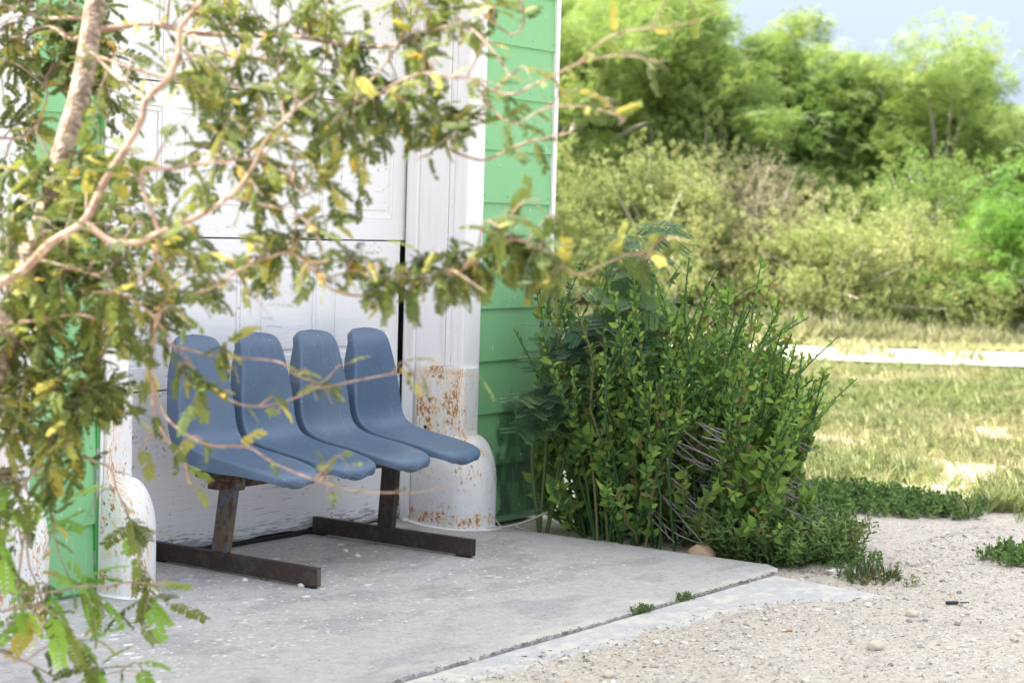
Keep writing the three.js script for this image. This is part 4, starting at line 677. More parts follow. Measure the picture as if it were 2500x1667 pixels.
// ---------------------------------------------------------------- slipper plant bush at the slab's right edge
const ovate = (() => {
  const g = (bend) => grid(4, 5, (u, v) => { const w = [0.06, 0.74, 1, 0.80, 0.38, 0.0][Math.round(v * 5)] * 0.29, s = (u - 0.5) * 2; return [s * w, v - 0.06 * bend * v * v, 0.16 * Math.abs(s) * w * 1.4 - 0.28 * bend * v * v]; });
  return [g(0.5), g(1.9), g(-0.7)];
})();
{
  const bush = thing('slipper_plant', 'dense green bush of fleshy upright stems beside the slab', 'bush', [6.72, 0, 0.52]), r = rng(31);
  const stemMat = std({ color: rgb(0.045, 0.115, 0.035), roughness: 0.5 }), oldStem = std({ color: rgb(0.21, 0.19, 0.075), roughness: 0.7 });
  const tones = [[0.145, 0.26, 0.04], [0.21, 0.345, 0.055], [0.30, 0.44, 0.075], [0.095, 0.185, 0.035], [0.30, 0.19, 0.07]], mats = tones.map((t) => leafMat(...t, 0.36)), white = leafMat(1, 1, 1, 0.36);
  const leaves = [], bract = leafMat(0.62, 0.05, 0.09, 0.2), bractG = new THREE.ConeGeometry(0.0035, 0.014, 5);
  const out = V(0.5753, 0, 0.8174);                          // the side the bush spreads to
  for (let i = 0; i < 298; i++) {
    const a = r() * 6.283, q = Math.sqrt(r()), bx = Math.cos(a) * q * 0.30, bz = Math.sin(a) * q * 0.46;
    const lean = V(bx * 0.9 + 0.25 * (r() - 0.5), 0, bz * 0.75 + 0.3 * (r() - 0.5)).addScaledVector(out, -0.02 + 0.42 * r() * (0.4 + 0.6 * (bz + 0.46) / 0.92)).add(V(-0.04, 0, 0));
    const low = r() < 0.44, H = low ? 0.22 + 0.4 * r() : 0.60 + 0.66 * Math.pow(r(), 0.8);
    if (low) lean.multiplyScalar(0.9).add(V((r() - 0.6) * 0.25, 0, 0.2 * (r() - 0.5)));
    const base = V(bx, groundY(6.72 + bx, 0.52 + bz) - 0.01, bz), pts = [base];
    for (let k = 1; k <= 5; k++) { const t = k / 5, s = Math.pow(t, low ? 0.8 : 1.35); pts.push(base.clone().add(V(lean.x * s * 1.15, H * (t - (low ? 0.12 : 0.04) * t * t), lean.z * s * 1.15)).add(V((r() - 0.5) * (0.02 + 0.05 * t), (r() - 0.5) * 0.015, (r() - 0.5) * (0.02 + 0.05 * t)))); }
    const cap = 0.14 + 0.24 * r(), far = Math.max(0, pts[5].dot(out) - 0.2); for (const p of pts) p.y *= 1 - 0.28 * Math.min(1, far / 0.35);
    for (const p of pts) { const L = p.dot(out), k = L > 0.16 ? 0.16 + cap * Math.tanh((L - 0.16) / 0.4) : L < -0.4 ? -0.4 - 0.2 * Math.tanh((-0.4 - L) / 0.2) : L; p.addScaledVector(out, k - L); }
    for (const p of pts.slice(1)) if (p.x + 6.72 < 6.84 && p.z + 0.52 < -0.05) p.z = -0.57;   // keep clear of the wall
    const rad = 0.0042 + 0.003 * r(), old = r() < 0.22;
    mesh('stem', tube(pts, [rad, rad, rad * 0.95, rad * 0.9, rad * 0.8, rad * 0.5], 5, 2), old ? oldStem : stemMat, bush);
    const c = new THREE.CatmullRomCurve3(pts), n = Math.round(lerp(30, 66, r()) * (0.5 + 0.6 * H));
    for (let k = 0; k < n; k++) {
      const t = Math.min(1, (low ? 0.12 : 0.30) + (low ? 0.86 : 0.70) * Math.pow((k + r()) / n, 0.8)), p = c.getPoint(t), tan = c.getTangent(t), ang = k * 2.4 + r();
      const side = V(Math.cos(ang), 0, Math.sin(ang)); side.addScaledVector(tan, -side.dot(tan)).normalize();
      const dir = side.addScaledVector(tan, 0.75).add(V(0, 0.12, 0)).normalize(), w = r();
      leaves.push({ p, q: qTo(dir, r() * 6.28), s: (0.016 + 0.034 * r() * r() + 0.008 * r()) * (p.y < 0.45 ? 1.6 : 1.1), k: w < 0.3 ? 0 : w < 0.55 ? 1 : w < 0.75 ? 2 : w < 0.95 ? 3 : 4, v: Math.floor(r() * 3), f: p.dot(V(-0.82, 0.1, 0.57)) });
    }
    if (!low && r() < 0.16) for (let k = 0; k < 3; k++) { const o = mesh('flower', bractG, bract, bush), d = c.getTangent(1).add(V(r() - 0.5, r() - 0.5, r() - 0.5)).normalize(); o.position.copy(c.getPoint(1)).addScaledVector(d, 0.006); o.quaternion.copy(qTo(d)); }
    // thin leafy side shoots
    for (let w0 = 0; !low && w0 < 2; w0++) {
      const t0 = 0.35 + 0.5 * r(), p0 = c.getPoint(t0), d = c.getTangent(t0).add(V((r() - 0.5) * 1.4, 0.1, (r() - 0.5) * 1.4).addScaledVector(out, 0.3)).normalize(), l = 0.12 + 0.2 * r();
      const sp = [p0, p0.clone().addScaledVector(d, l * 0.5).add(V(0, 0.01, 0)), p0.clone().addScaledVector(d, l)], sc = new THREE.CatmullRomCurve3(sp);
      mesh('shoot', tube(sp, [0.004, 0.0034, 0.002], 5, 3), stemMat, bush);
      for (let k = 0; k < 12; k++) { const t = 0.15 + 0.85 * (k + r() * 0.5) / 12, s2 = V(r() - 0.5, r() - 0.3, r() - 0.5).normalize().addScaledVector(d, 0.6).normalize(), w = r(); leaves.push({ p: sc.getPoint(Math.min(1, t)), q: qTo(s2, r() * 6.28), s: 0.020 + 0.022 * r(), k: w < 0.3 ? 0 : w < 0.6 ? 1 : w < 0.85 ? 2 : 3, v: Math.floor(r() * 3), f: sc.getPoint(Math.min(1, t)).dot(V(-0.82, 0.1, 0.57)) }); }
    }
  }
  for (let i = 0; i < 96; i++) {                              // grey dead twigs tangled in the skirt of the bush
    const p0 = V(-0.30 + 0.32 * r(), 0.12 + 0.36 * r(), -0.12 + 0.55 * r()), d = V(0.05 + 0.7 * (r() - 0.5), -0.30 + 0.4 * (r() - 0.5), 0.75 + 0.4 * (r() - 0.5)).normalize(), l = 0.16 + 0.26 * r();
    const p1 = p0.clone().addScaledVector(d, l * 0.5).add(V(0.04 * (r() - 0.5), 0.04 * (r() - 0.5), 0.04 * (r() - 0.5))), p2 = p0.clone().addScaledVector(d, l).add(V(0, -0.03 * r(), 0)); for (const p of [p1, p2]) p.y = Math.max(p.y, 0.012);
    const g = [tube([p0, p1, p2], [0.004, 0.0032, 0.0014], 5, 4)];
    for (let k = 0; k < 2; k++) { const a = p0.clone().lerp(p2, 0.4 + 0.4 * r()), e = d.clone().add(V(r() - 0.5, r() - 0.5, r() - 0.5)).normalize(), q = a.clone().addScaledVector(e, 0.05 + 0.05 * r()); q.y = Math.max(q.y, 0.012); g.push(tube([a, q], [0.0022, 0.001], 4, 2)); }
    mesh('dead_twig', mergeGeometries(g), M.dryTwig, bush);
  }
  for (let i = 0; i < 6000; i++) {                            // leaves added inside the mound, darker greens put in for its shade
    const d = V(r() - 0.5, r() - 0.5, r() - 0.5).normalize().multiplyScalar(Math.pow(r(), 0.4)), p = V(0, 0.42, 0).addScaledVector(out, 0.04 + d.z * 0.46).add(V(0.8174, 0, -0.5753).multiplyScalar(d.x * 0.30)); p.y += d.y * 0.44;
    leaves.push({ p, q: qTo(V(r() - 0.5, 0.5 * r(), r() - 0.5).normalize(), r() * 6.28), s: 0.016 + 0.026 * r(), k: r() < 0.5 ? 0 : r() < 0.6 ? 3 : 1, v: Math.floor(r() * 3), f: -9 });
  }
  leaves.sort((a, b) => b.f - a.f);
  leaves.slice(0, 300).forEach((e) => { const o = mesh('leaf', ovate[e.v], mats[e.k], bush); o.position.copy(e.p); o.quaternion.copy(e.q); o.scale.setScalar(e.s); });
  ovate.forEach((g, v) => copies('foliage', g, white, leaves.slice(300).filter((e) => e.v === v).map((e) => ({ p: e.p, q: e.q, s: e.s, c: rgb(...tones[e.k]).multiplyScalar(0.85 + 0.3 * r()) })), bush));
  console.log('bush leaves', leaves.length);
}
{ // bare pale twig reaching out over the slab
  const t = thing('fallen_twig', 'bare pale grey twig lying on the slab beside the bush', 'twig', [6.2, 0, 0.12]);
  mesh('stick', tube([V(0.16, 0.07, 0.02), V(0.07, 0.035, -0.03), V(0, 0.022, -0.06), V(-0.09, 0.02, -0.10)], [0.005, 0.0045, 0.004, 0.002], 6, 4), M.paleBark, t);
  mesh('side_twig', tube([V(-0.03, 0.021, -0.075), V(-0.035, 0.05, -0.10), V(-0.06, 0.075, -0.115)], [0.003, 0.0025, 0.001], 5, 3), M.paleBark, t);
  mesh('side_twig', tube([V(0.02, 0.026, -0.05), V(0.035, 0.012, -0.01), V(0.06, 0.006, 0.01)], [0.003, 0.0025, 0.001], 5, 3), M.paleBark, t);
}
{ // young feathery shrub between the wall and the bush
  const sh = thing('feathery_shrub', 'young dark green feathery shrub against the green siding', 'shrub', [6.38, 0, 0.09]), r = rng(91);
  const pin = (seed) => {
    const q = rng(seed), out = [], L = 0.17, at = (t) => V(L * t, -0.035 * t * t, 0);
    out.push([V(0, 0, -0.0012), V(0, 0, 0.0012), at(1).add(V(0, 0, 0.0006)), at(1).add(V(0, 0, -0.0006))]);
    for (let i = 0; i < 6; i++) for (const s of [-1, 1]) {
      const b = at(0.25 + 0.75 * i / 5.5), d = V(0.62, -0.2 - 0.2 * q(), s * 0.8).normalize(), l = 0.075 * (0.8 + 0.35 * q()), nrm = V(0, 1, 0), sd = d.clone().cross(nrm).normalize();
      for (let k = 0; k < 14; k++) for (const e of [-1, 1]) { const p = b.clone().addScaledVector(d, l * (0.12 + 0.88 * k / 14)), al = sd.clone().multiplyScalar(e).addScaledVector(d, 0.35).normalize(); const w = d.clone().multiplyScalar(0.0027); out.push([p, p.clone().addScaledVector(al, 0.0060).add(w), p.clone().addScaledVector(al, 0.0150), p.clone().addScaledVector(al, 0.0060).sub(w)]); }
    }
    return shapeMesh(out);
  };
  const gs = [pin(1), pin(2), pin(3)], m = [leafMat(0.055, 0.14, 0.065, 0.25), leafMat(0.075, 0.17, 0.07, 0.25), leafMat(0.12, 0.22, 0.06, 0.3)], stemM = std({ color: rgb(0.10, 0.14, 0.045), roughness: 0.7 });
  const stems = [[V(0, -0.03, 0), V(-0.01, 0.4, 0.03), V(-0.03, 0.72, 0.05), V(-0.02, 0.86, 0.09)], [V(0.02, -0.03, 0.02), V(0.06, 0.5, 0.10), V(0.10, 0.95, 0.20), V(0.14, 1.24, 0.30)], [V(0, -0.03, 0), V(-0.04, 0.3, -0.02), V(-0.08, 0.5, 0.03), V(-0.1, 0.62, 0.06)], [V(0.02, -0.03, 0.02), V(0.05, 0.5, 0.14), V(0.06, 0.8, 0.25), V(0.05, 0.98, 0.33)]];
  stems.forEach((pts, i) => {
    mesh('stem', tube(pts, [0.008, 0.007, 0.005, 0.0025], 6, 5), stemM, sh);
    const c = new THREE.CatmullRomCurve3(pts);
    for (let k = 0; k < 24; k++) { const t = 0.5 + 0.5 * (k + r() * 0.6) / 24, a = k * 2.4 + r(), d = V(Math.cos(a), 0.25 - 0.4 * r(), Math.abs(Math.sin(a)) * 0.9 + 0.1).addScaledVector(V(-0.5, 0, 0.1), i % 2 ? 0.2 : 0.8).normalize(); const o = mesh('leaf', gs[Math.floor(r() * 3)], m[Math.floor(r() * 3)], sh); o.position.copy(c.getPoint(Math.min(1, t))); o.quaternion.copy(qFrame(d, V(-0.55 + 0.5 * (r() - 0.5), 1, 0.4 + 0.5 * (r() - 0.5)))); o.scale.setScalar(0.85 + 0.5 * r()); }
  });
}
// ---------------------------------------------------------------- weeds
const sprigG = (() => { const r = rng(4), out = []; for (let i = 0; i < 9; i++) { const t = 0.15 + 0.85 * i / 9, a = i * 2.4, al = V(Math.cos(a), 0.5 + 0.5 * t, Math.sin(a)).normalize(), sd = V(-Math.sin(a), 0, Math.cos(a)); out.push(leaflet(V(0, t, 0), al, sd, 0.34 * (1.1 - 0.5 * t), 0.14)); } out.push([V(-0.012, 0, 0), V(0.012, 0, 0), V(0, 1, 0)]); out.push([V(0, 0, -0.012), V(0, 0, 0.012), V(0, 1, 0)]); return shapeMesh(out); })();
const fineSprig = (() => { const out = []; for (let i = 0; i < 15; i++) { const t = 0.1 + 0.9 * i / 15, a = i * 2.4, al = V(Math.cos(a), 0.7, Math.sin(a)).normalize(), sd = V(-Math.sin(a), 0, Math.cos(a)); out.push(leaflet(V(0.04 * Math.sin(3 * t), t, 0.04 * Math.cos(4 * t)), al, sd, 0.22 * (1.15 - 0.5 * t), 0.055)); } out.push([V(-0.012, 0, 0), V(0.012, 0, 0), V(0, 1, 0)]); out.push([V(0, 0, -0.012), V(0, 0, 0.012), V(0, 1, 0)]); return shapeMesh(out); })();
const grassG = (() => { const r = rng(6), out = []; for (let i = 0; i < 9; i++) { const a = r() * 6.28, l = 0.6 + 0.6 * r(), d = V(Math.cos(a), 0, Math.sin(a)), s = V(-d.z, 0, d.x).multiplyScalar(0.016), o = d.clone().multiplyScalar(0.05 * r()), k = 0.12 + 0.45 * r(), m = o.clone().addScaledVector(d, k * 0.4 * l).add(V(0, 0.6 * l, 0)), e = o.clone().addScaledVector(d, k * l).add(V(0, l, 0)); out.push([o.clone().sub(s), o.clone().add(s), m.clone().addScaledVector(s, 0.8), e, m.clone().addScaledVector(s, -0.8)]); } return shapeMesh(out); })();
const weedM = leafMat(1, 1, 1, 0.3);
function weed(name, label, category, x, z, rx, rz, n, h, tones, g = sprigG, flat = 0.5, seed = 1, y) {
  const r = rng(seed * 97 + 5), list = [], y0 = y ?? groundY(x, z);
  for (let i = 0; i < n; i++) {
    const a = r() * 6.283, q = Math.pow(r(), 0.6), p = V(Math.cos(a) * q * rx, 0, Math.sin(a) * q * rz); p.y = (y ?? groundY(x + p.x, z + p.z)) - y0 - 0.004;
    const d = V((r() - 0.5) * 2 * flat + 0.5 * p.x / rx * flat, 1, (r() - 0.5) * 2 * flat + 0.5 * p.z / rz * flat).normalize();
    list.push({ p, q: qTo(d, r() * 6.28), s: h * (0.6 + 0.7 * r()) * (1.15 - 0.4 * q), c: rgb(...tones[Math.floor(r() * tones.length)]).multiplyScalar(0.8 + 0.4 * r()) });
  }
  const t = thing(name, label, category, [x, y0, z]);
  copies('foliage', g, weedM, list, t);
  return t;
}
const gT = [[0.085, 0.165, 0.035], [0.12, 0.205, 0.045], [0.16, 0.25, 0.055]], yT = [[0.20, 0.24, 0.07], [0.27, 0.27, 0.10], [0.16, 0.22, 0.06]];
weed('weed_clump', 'thick dark green weeds at the foot of the bush by the slab corner', 'weeds', 6.58, 1.02, 0.20, 0.24, 420, 0.21, [...gT, [0.17, 0.24, 0.06]], fineSprig, 0.7, 2);
weed('weed_clump', 'loose weeds with thin stems trailing right of the bush', 'weeds', 6.90, 1.02, 0.22, 0.24, 300, 0.17, [...gT, [0.2, 0.2, 0.06]], fineSprig, 0.9, 3);
weed('weed_clump', 'low round green weed in the sand beyond the slab corner', 'weeds', 6.70, 1.30, 0.17, 0.13, 120, 0.06, gT, sprigG, 0.9, 4);
weed('weed_clump', 'flat grassy weed beside the end of the ramp strip', 'weeds', 6.45, 1.52, 0.15, 0.11, 80, 0.05, [...gT, ...yT], grassG, 0.9, 5);
weed('weed_clump', 'dark green weed clump at the right edge of the gravel', 'weeds', 7.24, 1.80, 0.19, 0.14, 170, 0.075, gT, sprigG, 1, 6);
weed('weed_clump', 'tiny yellow green seedling alone on the gravel', 'weeds', 6.42, 1.69, 0.025, 0.025, 7, 0.05, yT, sprigG, 0.6, 7);
weed('weed_clump', 'small green tuft in the slab joint, nearer the camera', 'weeds', 5.215, 1.282, 0.05, 0.012, 46, 0.03, gT, sprigG, 1, 8, -0.004);
weed('weed_clump', 'small green tuft in the slab joint, nearer the bush', 'weeds', 5.50, 1.282, 0.05, 0.012, 40, 0.03, gT, sprigG, 1, 9, -0.004);
weed('weed_clump', 'low mat of weeds along the shaded edge of the grass', 'weeds', 8.25, 0.62, 0.34, 0.62, 900, 0.095, [...gT, [0.11, 0.19, 0.05]], sprigG, 0.9, 10);
weed('weed_clump', 'straggly half dry weed at the right edge of the field', 'weeds', 8.8, 1.55, 0.3, 0.22, 110, 0.08, yT, sprigG, 1, 11);
weed('weed_clump', 'low weeds in the shade behind the bush', 'weeds', 7.55, 0.60, 0.26, 0.36, 300, 0.075, gT, sprigG, 0.9, 12);
{ // turf of the field
  const r = rng(55), list = [];
  while (list.length < 90000) {
    const ahead = 8.0 + 12.3 * Math.pow(r(), 1.15), side = ahead * (-0.02 + 0.42 * r()), p = onGround(ahead, side);
    if (p.x < 8.15 + 0.5 * r() || (p.x < 9.2 && p.z > 1.25 + 0.4 * r())) continue;
    const n = fbm(p.x / 40 + 8, p.z / 40 + 8, 60, 60, 4, 12), strip = fbm(side / 12 + 3, ahead / 12 + 3, 20, 60, 3, 33);
    if (n < 0.42 && r() < 0.93) continue;
    if (strip > 0.585 && r() < 0.93) continue;
    const g = noise(p.x * 1.3, p.z * 1.3, 997, 991, 6), c = g > 0.25 + 0.3 * r() ? mix3([0.32, 0.40, 0.13], [0.48, 0.51, 0.23], r()) : mix3([0.46, 0.48, 0.22], [0.60, 0.57, 0.33], r());
    list.push({ p, q: qTo(V((r() - 0.5) * 0.7, 1, (r() - 0.5) * 0.7).normalize(), r() * 6.28), s: (0.035 + 0.055 * r() * r() + 0.02 * r()) * (0.7 + 0.7 * g), c: rgb(...c) });
  }
  for (let i = 0; i < 5000; i++) { const side = -1 + 12 * r(), ahead = 19.6 + 2.6 * r(), n = fbm(side / 16 + 2, ahead / 4, 30, 8, 3, 21) + 0.16 * Math.abs(ahead - 21) / 1.2; if (n < 0.60) continue; const p = onGround(ahead, side); p.y = -0.04; list.push({ p, q: qTo(V((r() - 0.5) * 0.7, 1, (r() - 0.5) * 0.7).normalize(), r() * 6.28), s: 0.05 + 0.07 * r(), c: rgb(...mix3([0.40, 0.43, 0.18], [0.55, 0.52, 0.30], r())) }); }
  const o = copies('grass', grassG, weedM, list); o.userData.label = 'patchy sunlit grass of the field'; o.userData.category = 'grass';
  const tall = [];
  for (let i = 0; i < 15000; i++) { const side = -1 + 12 * r(), ahead = 22.4 + 2.0 * r() * r(), p = onGround(ahead, side), k = noise(side * 0.9, ahead, 999, 999, 7); tall.push({ p, q: qTo(V((r() - 0.5) * 0.5, 1, (r() - 0.5) * 0.5).normalize(), r() * 6.28), s: (0.10 + 0.24 * r() * r()) * (0.6 + 0.8 * k), c: rgb(...mix3([0.58, 0.54, 0.34], [0.42, 0.46, 0.20], r())) }); }
  const o2 = copies('tall_grass', grassG, weedM, tall); o2.userData.label = 'tall dry grass behind the white road'; o2.userData.category = 'grass';
}
// ---------------------------------------------------------------- scrub and trees behind the field
const sprayG = (() => { const r = rng(15), out = []; for (let k = 0; k < 4; k++) { const a = k * 1.57 + r(), d = V(Math.cos(a), 0.25 - 0.7 * r(), Math.sin(a)).normalize(), sd = V(-d.z, 0.2 * (r() - 0.5), d.x).normalize(); for (let i = 0; i < 6; i++) for (const s of [-1, 1]) { const p = d.clone().multiplyScalar(0.15 + 0.14 * i).add(V(0, -0.03 * i * i * 0.3, 0)), al = sd.clone().multiplyScalar(s).addScaledVector(d, 0.4).normalize(); out.push([p, p.clone().addScaledVector(al, 0.14).addScaledVector(d, 0.05), p.clone().addScaledVector(al, 0.27), p.clone().addScaledVector(al, 0.14).addScaledVector(d, -0.05)]); } } return shapeMesh(out); })();
const bushyG = (() => { const r = rng(16), out = []; for (let i = 0; i < 10; i++) { const d = V(r() - 0.5, r() - 0.35, r() - 0.5).normalize(), p = d.clone().multiplyScalar(0.3 + 0.5 * r()), al = V(r() - 0.5, r() - 0.3, r() - 0.5).normalize(), sd = al.clone().cross(V(r() - 0.5, r() - 0.5, r() - 0.5)).normalize(); out.push(leaflet(p, al, sd, 0.42, 0.24)); } return shapeMesh(out); })();
const crownM = leafMat(1, 1, 1, 0.48);
function woodyPlant(name, label, category, group, ahead, side, H, R, o) {
  const at = onGround(ahead, side), r = rng(o.seed), t = thing(name, label, category, [at.x, at.y - 0.02, at.z], group), puffs = [];
  const stems = o.stems ?? 1, top = [];
  for (let s = 0; s < stems; s++) {
    const a = r() * 6.283, lean = V(Math.cos(a), 0, Math.sin(a)).multiplyScalar(R * (stems > 1 ? 0.45 : 0.12) * (0.5 + r()));
    const fork = (o.fork ?? 0.4) * H * (0.8 + 0.4 * r()), f = V(lean.x * 0.5, fork, lean.z * 0.5), base = V(lean.x * 0.08, 0, lean.z * 0.08), rad = o.rad * (0.7 + 0.5 * r());
    mesh('trunk', tube([base, V(lean.x * 0.2, fork * 0.5, lean.z * 0.25), f], [rad, rad * 0.85, rad * 0.7], 7, 4), M.paleBark, t);
    for (let k = 0; k < o.limbs; k++) {
      const b = r() * 6.283, d = R * (0.35 + 0.6 * r()), e = V(lean.x + Math.cos(b) * d, H * (o.low + (0.98 - o.low) * Math.pow(r(), 0.8)), lean.z + Math.sin(b) * d), hh = 1 - 0.35 * Math.pow(Math.hypot(e.x, e.z) / R, 2); e.y *= hh;
      const m = f.clone().lerp(e, 0.5).add(V((r() - 0.5) * 0.3, 0.18 * H * (r() - 0.2), (r() - 0.5) * 0.3).multiplyScalar(0.6));
      mesh('limb', tube([f.clone().add(V(0, -0.05, 0)), m, e], [rad * 0.55, rad * 0.36, rad * 0.12], 5, 4), M.paleBark, t);
      puffs.push([e, o.puff * (0.7 + 0.6 * r())], [m.clone().lerp(e, 0.5).add(V((r() - 0.5) * 0.5, 0.15 * r(), (r() - 0.5) * 0.5)), o.puff * (0.5 + 0.5 * r())]);
    }
  }
  const list = [];
  puffs.forEach(([c, q]) => { const tone = r(); for (let i = 0; i < o.n / puffs.length; i++) { const d = V(r() - 0.5, r() - 0.5, r() - 0.5).normalize().multiplyScalar(q * Math.pow(r(), 0.45)); d.y *= o.flat; const p = c.clone().add(d); if (p.y < 0.1) p.y = 0.1 + 0.3 * r(); list.push({ p, q: new THREE.Quaternion().setFromEuler(new THREE.Euler((r() - 0.5) * 2.2, r() * 6.28, (r() - 0.5) * 2.2)), s: o.leaf * (0.7 + 0.6 * r()), c: rgb(...mix3(mix3(o.c0, o.c1, tone), mix3(o.c0, o.c1, r()), 0.6)).multiplyScalar(0.85 + 0.3 * r()) }); } });
  copies('crown', o.g, crownM, list, t);
  return t;
}
const gA = [0.21, 0.34, 0.065], gB = [0.39, 0.46, 0.125], oA = [0.27, 0.35, 0.09], oB = [0.48, 0.48, 0.20], bA = [0.13, 0.30, 0.035], bB = [0.24, 0.42, 0.06];
const treeO = (seed, x) => ({ seed, rad: 0.085, limbs: 32, low: 0.14, puff: 0.72, n: 13000, flat: 0.55, leaf: 0.125, g: sprayG, c0: gA, c1: gB, fork: 0.34, ...x });
const T = 'feathery trees behind the scrub';
woodyPlant('field_tree', 'tall feathery green tree beside the corner of the building', 'tree', T, 27.5, 0.6, 5.6, 2.7, treeO(1, { n: 17000, limbs: 40 }));
woodyPlant('field_tree', 'green tree with drooping foliage, second from the building', 'tree', T, 28.5, 3.3, 5.3, 2.5, treeO(2, { n: 15000, limbs: 36 }));
woodyPlant('field_tree', 'shorter dark green tree in the middle of the tree line', 'tree', T, 30.0, 5.1, 4.9, 2.2, treeO(3, { n: 14000, c0: [0.19, 0.28, 0.065], c1: gA }));
woodyPlant('field_tree', 'airy tree with pale bare limbs showing against the sky', 'tree', T, 29.0, 6.4, 4.65, 2.1, treeO(4, { n: 9000, limbs: 26, rad: 0.10, fork: 0.40, low: 0.30 }));
woodyPlant('field_tree', 'low green tree at the far right of the tree line', 'tree', T, 30.0, 8.2, 3.8, 2.0, treeO(5));
woodyPlant('field_tree', 'tree hidden mostly behind the corner of the building', 'tree', T, 29.5, -2.2, 5.4, 2.4, treeO(6));
const shrubO = (seed, x) => ({ seed, rad: 0.05, stems: 6, limbs: 12, low: 0.12, puff: 0.44, n: 5600, flat: 0.8, leaf: 0.066, g: bushyG, c0: oA, c1: oB, fork: 0.3, ...x });
const S = 'olive scrub behind the road';
woodyPlant('scrub_bush', 'yellow green bush close to the corner of the building', 'bush', S, 25.0, 0.5, 2.5, 1.25, shrubO(11, { c0: [0.2, 0.27, 0.07], c1: [0.33, 0.36, 0.11] }));
woodyPlant('scrub_bush', 'olive bush behind the top of the slipper plant', 'bush', S, 25.2, 1.9, 2.6, 1.2, shrubO(12));
woodyPlant('scrub_bush', 'pale greyish bush with many bare twigs', 'bush', S, 25.6, 3.2, 2.45, 1.2, shrubO(13, { n: 3000, limbs: 16, stems: 7, rad: 0.05, c0: [0.33, 0.30, 0.17], c1: [0.42, 0.38, 0.23] }));
woodyPlant('scrub_bush', 'low rounded olive bush in the middle of the scrub', 'bush', S, 24.4, 4.2, 1.9, 1.1, shrubO(14));
woodyPlant('scrub_bush', 'yellowish bush with thin pale stems, right of the middle', 'bush', S, 25.0, 5.2, 1.8, 1.15, shrubO(15, { n: 4200, stems: 7, limbs: 9, rad: 0.05 }));
woodyPlant('scrub_bush', 'small dull olive bush near the right edge', 'bush', S, 24.6, 6.5, 1.55, 1.1, shrubO(16));
woodyPlant('scrub_bush', 'bright green feathery bush at the right edge', 'bush', S, 24.2, 7.1, 2.75, 1.25, shrubO(17, { g: sprayG, leaf: 0.12, n: 6500, c0: bA, c1: bB, low: 0.4 }));
woodyPlant('scrub_bush', 'olive bush mostly hidden by the corner of the building', 'bush', S, 25.4, -1.0, 2.6, 1.3, shrubO(18));
woodyPlant('scrub_bush', 'mid green bush under the airy tree', 'bush', S, 26.8, 5.8, 2.6, 1.3, shrubO(20, { c0: gA, c1: [0.26, 0.33, 0.08] }));
woodyPlant('scrub_bush', 'grey green bush under the tall tree', 'bush', S, 26.6, 2.4, 3.0, 1.4, shrubO(21, { c0: gA, c1: [0.28, 0.31, 0.1] }));

{ // the wood goes on behind as one mass
  const r = rng(202), list = [];
  for (let i = 0; i < 36000; i++) { const side = -4 + 18 * r(), ahead = 31.5 + 3 * r(), p = onGround(ahead, side), top = Math.max(3, 5.3 - 0.22 * Math.max(0, side)) + 1.3 * (fbm(side / 20 + 0.3, 0.5, 26, 4, 3, 9) - 0.5); p.y += top * Math.pow(r(), 0.7); list.push({ p, q: new THREE.Quaternion().setFromEuler(new THREE.Euler((r() - 0.5) * 1.2, r() * 6.28, (r() - 0.5) * 1.2)), s: 0.16 + 0.1 * r(), c: rgb(...mix3([0.24, 0.36, 0.08], [0.42, 0.48, 0.15], r())) }); }
  const o = copies('distant_wood', sprayG, crownM, list); o.userData.label = 'mass of green foliage far behind the scrub'; o.userData.category = 'wood';
}

// ---------------------------------------------------------------- stones and litter
const stoneG = [1, 2, 3].map((s) => { const g = mergeVertices(new THREE.IcosahedronGeometry(1, 2).deleteAttribute('uv').deleteAttribute('normal'), 1e-3), p = g.attributes.position; for (let i = 0; i < p.count; i++) { const x = p.getX(i), y = p.getY(i), z = p.getZ(i), k = 0.6 + 0.7 * (0.6 * noise(x * 1.6 + 9, y * 1.6 + z * 1.3 + 9, 99, 99, s) + 0.4 * noise(x * 3.5 + 9, z * 3.5 - y * 2 + 19, 99, 99, s + 4)); p.setXYZ(i, x * k, y * k * 0.62, z * k * 0.85); } g.computeVertexNormals(); return metreUV(g, 3); });
const rockM = std({ map: tex(128, 128, (u, v) => mix3([0.50, 0.42, 0.33], [0.66, 0.58, 0.48], fbm(u, v, 8, 8, 4, 2))), roughness: 0.9 });
const limeM = std({ map: tex(128, 128, (u, v) => mix3([0.60, 0.56, 0.50], [0.74, 0.71, 0.66], fbm(u, v, 8, 8, 4, 4))), roughness: 0.9 });
const tanM = std({ map: tex(128, 128, (u, v) => mix3([0.36, 0.24, 0.15], [0.50, 0.36, 0.25], fbm(u, v, 6, 6, 4, 7))), roughness: 0.9 });
function stone(label, x, z, s, y, m = limeM, v = 0, turn = 0) { const o = mesh('stone', stoneG[v], m); o.position.set(x, (y ?? groundY(x, z)) + s * 0.36, z); o.scale.setScalar(s); o.rotation.y = turn; return tag(o, label, 'stone'); }
stone('brown rock half under the bush at the slab edge', 6.36, 0.86, 0.062, undefined, tanM, 0, 0.5);
stone('white pebble on the slab behind the middle of the bench', 5.38, -0.10, 0.013, 0, limeM, 1);
stone('white pebble on the slab in front of the right foot bar', 5.33, 0.0, 0.013, 0, limeM, 2);
stone('white pebble on the slab beside the left foot bar', 4.70, 0.03, 0.013, 0, limeM, 0);
stone('white pebble on the slab in front of the left foot bar tip', 4.76, 0.23, 0.013, 0, limeM, 1, 1);
stone('pale chunk of rubble against the broken end of the door', 6.02, -0.42, 0.03, 0, limeM, 2);
stone('smaller chunk of rubble at the foot of the door stop', 6.10, -0.385, 0.018, 0, limeM, 1);
